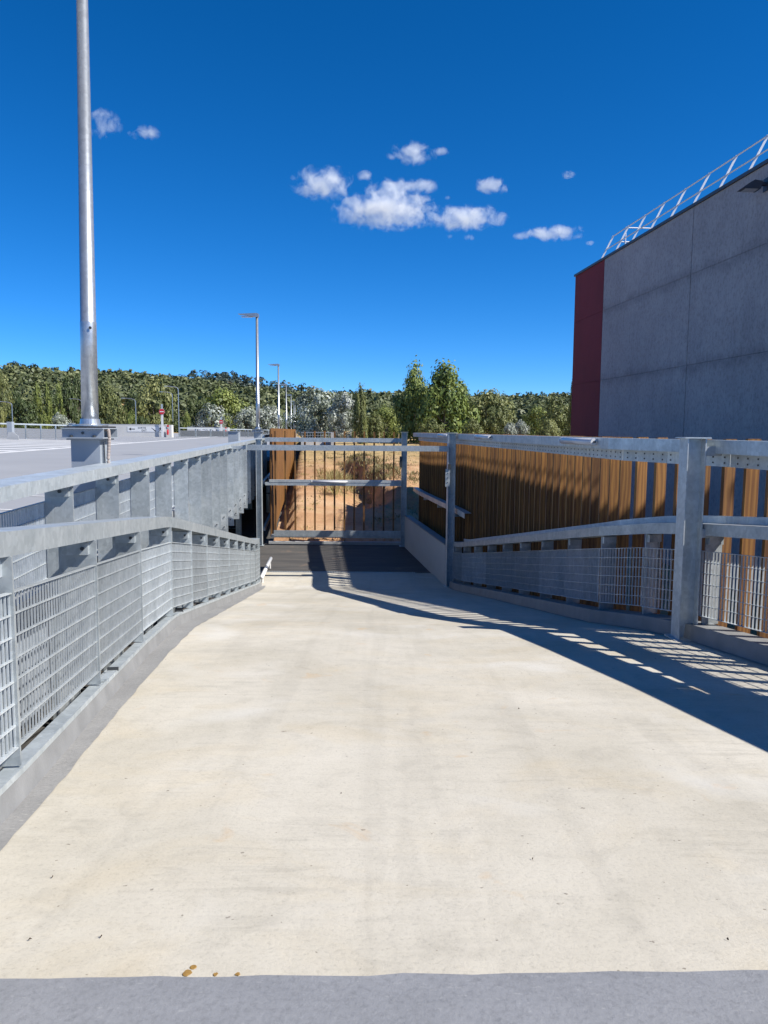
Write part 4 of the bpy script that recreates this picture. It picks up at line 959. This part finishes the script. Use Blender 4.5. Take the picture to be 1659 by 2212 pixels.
# x, y, height of the tree top, crown width, kind, variant, where, label
TR = [
    (-93.34, 190, 14.68, 5.02, 'olive', 0, BEY, 'olive green tree behind the grating fence farthest from the tall lamp pole'),
    (-82.64, 178, 7.97, 6.42, 'dark', 0, BEY, 'low dense dark green tree behind the tapered column'),
    (-83.22, 186, 11.83, 2.91, 'lightpoplar', 0, BEY, None),
    (-81.52, 188, 11.72, 2.94, 'lightpoplar', 1, BEY, None),
    (-77.02, 184, 11.72, 3.10, 'lightpoplar', 2, BEY, None),
    (-83.71, 205, 14.36, 5.91, 'conifer', 0, BEY, None),
    (-82.98, 210, 15.18, 5.81, 'conifer', 1, BEY, None),
    (-85.28, 200, 10.56, 8.41, 'conifer', 2, BEY, None),
    (-100.59, 212, 11.74, 6.37, 'conifer', 1, BEY, None),
    (-67.51, 188, 12.40, 6.33, 'olive', 1, BEY, 'olive green tree directly beside the tall lamp pole'),
    (-62.15, 180, 8.26, 4.76, 'olive', 2, BEY, 'lower olive green tree in front of the bare dry slope'),
    (-73.18, 195, 9.75, 5.86, 'conifer', 0, BEY, None),
    (-66.46, 205, 11.41, 5.67, 'dark', 1, BEY, 'dark green tree behind the bent-arm street lamp'),
    (-56.69, 190, 12.97, 9.36, 'olive', 0, BEY, 'broad olive green tree behind the larger no entry sign'),
    (-55.27, 198, 9.64, 4.76, 'dark', 2, BEY, None),
    (-43.88, 172, 5.17, 1.76, 'light', 0, BEY, 'small bright green tree above the rail between the parapets'),
    (-38.50, 172, 6.92, 7.24, 'silver', 0, BEY, 'silvery white-leaved poplar behind the shorter parapet'),
    (-41.19, 195, 10.93, 12.19, 'light', 1, BEY, 'broad yellow-green tree rising over the silvery poplar of the shorter parapet'),
    (-48.62, 200, 9.00, 6.01, 'dark', 0, BEY, None),
    (-30.69, 174, 6.15, 6.27, 'silver', 1, BEY, 'silvery white-leaved poplar just behind the second deck lamp'),
    (-37.20, 200, 8.52, 7.21, 'dark', 1, BEY, None),
    (-26.60, 176, 6.84, 7.40, 'silver', 2, BEY, 'silvery white-leaved poplar between the second and third deck lamps'),
    (-73.14, 174, 4.69, 4.60, 'silver', 1, BEY, 'small silvery bush beside the pedestal of the tall lamp pole'),
    (-75.61, 172, 4.44, 2.27, 'light', 2, BEY, 'small bright green tree behind the grating fence'),
    (-56.08, 172, 5.17, 2.69, 'light', 1, BEY, 'small bright green tree below the bare dry slope'),
    (-54.74, 176, 4.19, 4.23, 'dark', 0, BEY, None),
    (-47.52, 182, 4.28, 6.56, 'dark', 2, BEY, None),
    (-20.50, 180, 5.88, 5.41, 'dark', 1, BEY, None),
    (-27.58, 200, 5.76, 7.21, 'dark', 2, BEY, None),
    (-10.06, 112, 7.47, 6.19, 'silver', 0, ME, 'largest silvery white-leaved poplar behind the last deck lamps'),
    (-5.68, 108, 6.68, 4.28, 'silver', 2, ME, 'silvery white-leaved poplar touching the narrow upright tree'),
    (-8.12, 118, 5.95, 4.25, 'dark', 0, ME, None),
    (-3.09, 98, 7.09, 2.59, 'column', 0, ME, 'narrow upright green tree beside the silvery poplars'),
    (0.18, 118, 5.10, 4.40, 'light', 0, ME, 'bright yellow-green bush between the upright tree and the tall poplars'),
    (-1.29, 110, 3.86, 2.91, 'olive', 1, ME, None),
    (-2.22, 125, 3.43, 3.31, 'dark', 1, ME, None),
    (2.50, 128, 6.17, 5.38, 'dark', 2, ME, None),
    (3.97, 104, 10.05, 5.25, 'poplar', 0, ME, 'leafy green poplar, darker and slimmer of the tall pair'),
    (7.66, 100, 10.08, 7.33, 'poplar', 1, ME, 'leafy green poplar, broader and taller of the tall pair'),
    (6.43, 112, 7.94, 5.38, 'dark', 1, ME, None),
    (10.42, 106, 7.60, 4.71, 'poplar', 2, ME, 'lower leafy green poplar leaning on the tall pair'),
    (5.07, 84, 2.81, 2.83, 'olive', 2, ME, 'pale low bush at the foot of the tall poplar pair'),
    (13.53, 104, 6.80, 6.00, 'olive', 0, ME, 'broad olive green tree next to the tall poplar pair'),
    (14.75, 98, 4.49, 3.53, 'olive', 1, ME, None),
    (15.07, 86, 2.69, 1.65, 'silver', 1, ME, 'larger silvery shrub among the olive bushes'),
    (13.55, 84, 2.46, 1.51, 'silver', 2, ME, 'smaller silvery shrub among the olive bushes'),
    (22.97, 116, 5.04, 4.18, 'light', 1, ME, 'bright yellow-green bush toward the red bay'),
    (21.38, 96, 5.59, 4.27, 'olive', 2, ME, 'olive green tree beside the red building bay'),
    (22.25, 92, 7.91, 1.44, 'column', 1, ME, 'sparse slender tree at the corner of the red bay'),
    (22.77, 122, 3.75, 4.40, 'dark', 0, ME, None),
    (17.69, 84, 2.81, 2.52, 'olive', 0, ME, None),
    (9.39, 82, 2.78, 2.27, 'olive', 1, ME, None),
    (25.27, 100, 4.55, 4.21, 'dark', 2, ME, None),
]
for (x, y, zt, wd, k, v, wh, lab) in TR:
    zb_ = -2.5 if wh == BEY else gz(x, y) - 0.1
    tree(x, y, zb_, zt - zb_, wd, k, v, wh, lab)
# hills: ridge heights as slopes above eye level
RIDGE = [(-1.2, 0.072), (-0.62, 0.080), (-0.50, 0.0793), (-0.475, 0.0823), (-0.41, 0.0763), (-0.35, 0.0748), (-0.30, 0.0715), (-0.235, 0.0645), (-0.20, 0.060), (-0.165, 0.0555), (-0.10, 0.0500), (0.02, 0.0500), (0.10, 0.0480), (0.16, 0.0475), (0.25, 0.0490), (0.6, 0.058), (1.2, 0.06)]
def ridge_d(u): return 520 + 160 * (u + 0.5) if u > -0.5 else 520
def hillz(u, d):
    D = ridge_d(u); zr_ = EYE + lerp(RIDGE, u) * D - 7.5; f = (d - 215) / (D - 215)
    if f <= 0: return -3.0
    if f <= 1: q = f ** 1.15; return -1 + (zr_ + 1) * q + noise.fractal((u * 14, d * 0.012, 1.0), 1, 2, 4) * 3.0 * min(1, f * 3) * (1 - 0.7 * f)
    return zr_ - (f - 1) * 30
mb = MB(); us = np.linspace(-1.15, 1.15, 130); ds = np.concatenate([np.linspace(205, 720, 60), np.array([760, 820])])
for d in ds:
    for u in us: mb.v.append((float(u * d), float(d), hillz(u, d)))
nu = len(us)
mb.f = [(j * nu + i, j * nu + i + 1, (j + 1) * nu + i + 1, (j + 1) * nu + i) for j in range(len(ds) - 1) for i in range(nu - 1)]
struct(mb, 'hill', 'hill', True)
# far hill; its woodland colour carries the blue of distance haze
FH = [(-0.40, 0.03), (-0.30, 0.050), (-0.245, 0.0628), (-0.215, 0.0655), (-0.19, 0.0630), (-0.15, 0.0545), (-0.10, 0.046), (0.0, 0.03)]
mb = MB(); us2 = np.linspace(-0.42, 0.02, 60); dd = [1500, 1650, 1800, 1950, 2100]
for j, d in enumerate(dd):
    for u in us2: mb.v.append((float(u * d), float(d), EYE + (lerp(FH, u) * 2000 - 4) * (j / 3 if j < 4 else 0.6)))
nu2 = len(us2); mb.f = [(j * nu2 + i, j * nu2 + i + 1, (j + 1) * nu2 + i + 1, (j + 1) * nu2 + i) for j in range(len(dd) - 1) for i in range(nu2 - 1)]
struct(mb, 'far_hill', 'hill', True)
def wood(name, n, dfun, zfun, urange, size, mt, label, nleaf=50, accept=None):
    rng = np.random.default_rng(11); protos = []
    for k in range(6):
        V, tone, C = crown('round', 13, nleaf, 0.14, 50 + k, 0, 0.165); protos.append((V, tone))
    VV = []; TT = []; cnt = 0
    while cnt < n:
        u = rng.uniform(*urange); d = dfun(u, rng)
        if accept and not accept(u, d): continue
        cnt += 1; V, tone = protos[rng.integers(0, 6)]; s = size * (0.42 + 1.15 * rng.uniform() ** 1.6); a = rng.uniform(0, 6.28)
        ca, sa = math.cos(a), math.sin(a); W_ = np.stack([V[:, 0] * ca - V[:, 1] * sa, V[:, 0] * sa + V[:, 1] * ca, V[:, 2] * rng.uniform(0.7, 1.0)], 1) * s
        W_ += np.array([u * d, d, zfun(u, d) - 0.12 * s]); VV.append(W_); TT.append(np.clip(tone * 0.55 + rng.normal() * 0.16 + 0.18, 0, 1))
    me = quads_mesh(name, np.concatenate(VV), np.concatenate(TT), mt)
    return tag(link(name, me, None), label, None, None, 'stuff')
wood('hill_woodland', 13000, lambda u, r: 225 + (ridge_d(u) + 6 - 225) * math.sqrt(r.uniform(0, 1)), hillz, (-0.78, 0.45), 7.0, 'lf_hill', 'dense dark green woodland covering the hillside',
     accept=lambda u, d: not (-0.345 < u < -0.315 and 300 < d < 345))
wood('far_hill_woodland', 900, lambda u, r: r.uniform(1700, 1960), lambda u, d: EYE + (lerp(FH, u) * 2000 - 4) * min(1.0, (d - 1500) / 450), (-0.36, -0.06), 22, 'lf_far_haze', 'haze-tinted blue-green woodland on the distant hill')
for i, (u, D, zt, wd) in enumerate([(0.1247, 616.0, 32.6, 5.2), (0.1439, 619.0, 31.7, 4.8), (0.1535, 620.6, 31.4, 4.8), (0.1854, 625.7, 33.5, 7.5), (0.2034, 628.5, 33.3, 7.2), (0.2166, 630.7, 31.9, 6.4), (0.2293, 632.7, 32.7, 8.4), (-0.4745, 520.1, 45.3, 7.5), (-0.2761, 551.8, 40.7, 3.0), (-0.4204, 528.7, 42.9, 3.8), (-0.3410, 541.4, 42.9, 3.3), (0.0183, 598.9, 31.8, 4.3)]):   # bearing slope, distance, top height, width
    z_ = hillz(u, D); tree(u * D, D, z_ - 0.5, max(6.0, zt - z_ + 1.0), wd, 'umbrella', i % 3, 'on the hill ridge')
# bare dry slope on the hill
mb = MB()
for j in range(7):
    for i in range(9):
        u = -0.347 + 0.034 * i / 8; d = 296 + 52 * j / 6; mb.v.append((u * d, d, hillz(u, d) + 1.0 + 0.6 * noise.noise((i, j, 0)) - (1.6 if i in (0, 8) or j in (0, 6) else 0)))
mb.f = [(j * 9 + i, j * 9 + i + 1, (j + 1) * 9 + i + 1, (j + 1) * 9 + i) for j in range(6) for i in range(8)]
struct(mb, 'dry_slope', 'drysoil', True)
# street lamps far beyond the deck
for i, (X, d, zt) in enumerate([(-53.86, 168, 8.01), (-50.53, 185, 10.22), (-45.11, 170, 10.74), (-80.62, 168, 7.10), (-78.06, 200, 9.00)]):
    t = thing('street_lamp', (X, d, -2.6), 'slim grey street lamp with a bent arm beyond the deck', 'street lamp', 'street lamps beyond the deck')
    MB().tube([(X, d, -2.6), (X, d, zt - 0.6)], [0.13, 0.09], 8).build('pole', 'pole', t)
    MB().tube([(X, d, zt - 0.6), (X - 0.2, d, zt - 0.25), (X - 0.9, d, zt - 0.02), (X - 2.4, d, zt + 0.1)], [0.09, 0.08, 0.08, 0.09], 8).build('arm', 'pole', t)
    MB().box(X - 3.0, X - 2.3, d - 0.15, d + 0.15, zt + 0.03, zt + 0.17).build('head', 'pole', t)
# grass tufts on the bank
rng = np.random.default_rng(5); VV = []; TT = []
def tuft(x, y, n, h, sp, t0):
    z = gz(x, y)
    b = np.stack([x + rng.normal(size=n) * sp, y + rng.normal(size=n) * sp, np.full(n, z - 0.03)], 1)
    ln = rng.normal(size=(n, 2)) * 0.35 * h; hh = h * rng.uniform(0.5, 1.1, n)
    tip = b + np.stack([ln[:, 0], ln[:, 1], hh], 1); midp = (b + tip) / 2 + np.array([0, 0, 0.1 * h]); wv = np.stack([rng.normal(size=n), rng.normal(size=n), np.zeros(n)], 1); wv /= np.linalg.norm(wv, axis=1)[:, None]; wv *= 0.018
    VV.append(np.stack([b - wv, midp - wv, tip, midp + wv], 1).reshape(-1, 3)); TT.append(np.clip(t0 + rng.normal(size=n) * 0.2, 0, 1))
for i in range(900):
    y = 30 + 62 * rng.uniform() ** 1.3; x = rng.uniform(-1.0 - 0.1 * y + 0.6, 1.5 + 0.06 * y)
    gq = noise.fractal((x * 0.35, y * 0.25, 9), 1, 2, 3) + (0.5 if y > 58 else 0) + (0.35 if x > 0.5 else 0)
    if gq > 0.15: tuft(x, y, 14, rng.uniform(0.06, 0.2), 0.2, rng.choice([0.25, 0.75, 0.9]))
for i in range(160):
    y = rng.uniform(39, 57); cx = -0.1 - 0.15 * (y - 39); tuft(cx + 0.5 + rng.normal() * 0.6, y, 22, 0.3, 0.2, 0.35)
for i in range(40):
    y = rng.uniform(40, 50); tuft(-2.6 + rng.normal() * 0.5, y, 30, 0.7, 0.15, 0.85)
tag(link('bank_grass', quads_mesh('bank_grass', np.concatenate(VV), np.concatenate(TT), 'lf_grass'), None), 'dry grass tufts scattered over the orange earth bank', None, None, 'stuff')
# clods along the foot of the fence
mb = MB()
for i in range(260):
    x = rng.uniform(-4.1, 0.6); y = 28.9 + abs(rng.normal()) * 1.3; s = rng.uniform(0.02, 0.09)
    vs = [(x + s * a * rng.uniform(.6, 1.2), y + s * b * rng.uniform(.6, 1.2), gz(x, y) + s * c * rng.uniform(.5, 1)) for a, b, c in ((1, 0, 0), (-1, 0, 0), (0, 1, 0), (0, -1, 0), (0, 0, 1), (0, 0, -1))]
    mb.add(vs, [(0, 2, 4), (2, 1, 4), (1, 3, 4), (3, 0, 4), (2, 0, 5), (1, 2, 5), (3, 1, 5), (0, 3, 5)])
tag(mb.build('earth_clods', 'earth'), 'loose earth clods at the foot of the see-through fence', None, None, 'stuff')

# ------------------------------------------------------------------ small marks on the ramp
for i, (x, y, s, lab) in enumerate([(-0.575, 2.135, 0.021, 'largest amber resin drip at the edge of the grey strip'), (-0.49, 2.128, 0.012, 'small amber resin drip between its two neighbours'), (-0.425, 2.130, 0.012, 'small amber resin drip farthest from the large one')]):
    t = thing('resin_drip', (x, y, fl(y)), lab, 'stain')
    rj = random.Random(i); pg = [(s * rj.uniform(0.42, 0.72) * math.cos(q * 0.4488), s * rj.uniform(0.55, 0.95) * math.sin(q * 0.4488)) for q in range(14)]
    MB().prism(pg, (x, y, fl(y) + 0.0005), (1, 0, 0), (0, 1, -0.1), (0, 0, 0.0008)).build('drip', 'resin', t)
    if i == 0: MB().lathe((x + 0.01, y + 0.028, fl(y) - 0.002), [(s * 0.5, 0), (s * 0.4, 0.0012)], 12).build('bead', 'resin', t)
for i, (x, y) in enumerate([(-1.23, 2.72), (-1.12, 2.30), (-0.9, 2.32), (1.12, 2.33), (0.95, 5.2), (-0.2, 3.6), (0.6, 2.9)]):
    a = random.uniform(0, 3); s = random.uniform(0.004, 0.008); c, n_ = math.cos(a), math.sin(a)
    m = MB().add([(x - c * s, y - n_ * s, fl(y) + 0.004), (x + n_ * s * 0.5, y - c * s * 0.5, fl(y) + 0.009), (x + c * s, y + n_ * s, fl(y) + 0.005), (x - n_ * s * 0.5, y + c * s * 0.5, fl(y) + 0.003), (x, y, fl(y) + 0.012)], [(0, 1, 4), (1, 2, 4), (2, 3, 4), (3, 0, 4), (3, 2, 1, 0)])
    tag(m.build('dry_leaf', 'leafdry'), 'tiny dark dry leaf scrap lying on the pale ramp', 'leaf', 'leaf scraps on the ramp')

# ------------------------------------------------------------------ clouds
def mk_cloud():
    m = bpy.data.materials.new('cloud_vapour'); m.use_nodes = True; t = m.node_tree; t.nodes.remove(t.nodes['Principled BSDF'])
    o = objco(t); p = pos(t)
    ln = t.nodes.new('ShaderNodeVectorMath'); ln.operation = 'LENGTH'; t.links.new(o, ln.inputs[0])
    r2 = math_n(t, 'POWER', ln.outputs['Value'], 2.0)
    n = noise_tex(t, p, 0.02, 8, 0.62, 0.5)
    f = math_n(t, 'SUBTRACT', 0.50, r2); f = math_n(t, 'ADD', f, math_n(t, 'MULTIPLY', math_n(t, 'SUBTRACT', n, 0.5), 3.6))
    d = math_n(t, 'MULTIPLY', f, 1.1); d = math_n(t, 'MAXIMUM', math_n(t, 'MINIMUM', d, 1.0), 0.0)
    edge = math_n(t, 'MINIMUM', math_n(t, 'MAXIMUM', math_n(t, 'MULTIPLY', math_n(t, 'SUBTRACT', 1.0, r2), 6.0), 0.0), 1.0)
    d = math_n(t, 'MULTIPLY', math_n(t, 'MULTIPLY', d, edge), 0.022)
    v = t.nodes.new('ShaderNodeVolumePrincipled'); v.inputs['Color'].default_value = (1, 1, 1, 1); v.inputs['Anisotropy'].default_value = 0.1
    t.links.new(d, v.inputs['Density']); t.links.new(v.outputs[0], t.nodes['Material Output'].inputs['Volume'])
    return m
M['cloud'] = mk_cloud()
# centre and half sizes of every cloud, metres
CL = [(-1051, 3000, 1129, 74.4, 45.2, 69.9), (-950, 3160, 1156, 71.2, 43.3, 30.9), (111, 3320, 1141, 109.7, 66.7, 57.4), (18, 3000, 1019, 24.8, 15.1, 18.0), (206, 3160, 1096, 52.2, 31.8, 21.4), (-262, 3320, 1017, 147.1, 89.5, 82.3), (-86, 3000, 949, 42.8, 26.0, 22.5), (19, 3160, 946, 130.6, 79.4, 54.6), (132, 3320, 1011, 97.3, 59.1, 37.4), (114, 3000, 870, 63.1, 38.4, 24.8), (2, 3160, 866, 258.7, 157.3, 78.3), (330, 3320, 886, 194.5, 118.3, 62.3), (391, 3000, 915, 85.6, 52.1, 38.3), (718, 3160, 1010, 35.6, 21.6, 21.4), (708, 3320, 827, 157.1, 95.5, 34.9), (514, 3000, 736, 45.1, 27.4, 20.3), (334, 3160, 769, 33.2, 20.2, 15.4), (265, 3320, 809, 22.4, 13.6, 12.5), (231, 3000, 872, 15.8, 9.6, 10.1), (813, 3160, 749, 23.7, 14.4, 11.9)]
CLAB = {10: 'largest flat-bottomed white cloud in the cluster', 11: 'broad white cloud touching the largest one', 5: 'puffy white cloud with a high right shoulder', 2: 'white cloud topmost of the cluster', 0: 'faint square cloud beside the tall lamp pole', 1: 'faint wispy cloud near the square one', 12: 'small lens-shaped white cloud apart from the cluster', 14: 'thin ragged cloud nearest the roof rail', 7: 'middle white cloud resting on the largest one', 8: 'small white cloud behind the middle one'}
import bmesh as bmm
bmk = bmm.new(); bmm.ops.create_icosphere(bmk, subdivisions=3, radius=1.0); cme = bpy.data.meshes.new('cloud'); bmk.to_mesh(cme); bmk.free(); cme.materials.append(M['cloud'])
for i, (x, y, z, rx, ry_, rz_) in enumerate(CL):
    ob = bpy.data.objects.new('cloud', cme); COL.objects.link(ob); ob.location = (x, y, z); ob.scale = (rx, ry_, rz_)
    tag(ob, CLAB.get(i, 'tiny white cloud scrap in the blue sky'), 'cloud', 'white clouds' if i in CLAB else 'tiny cloud scraps')
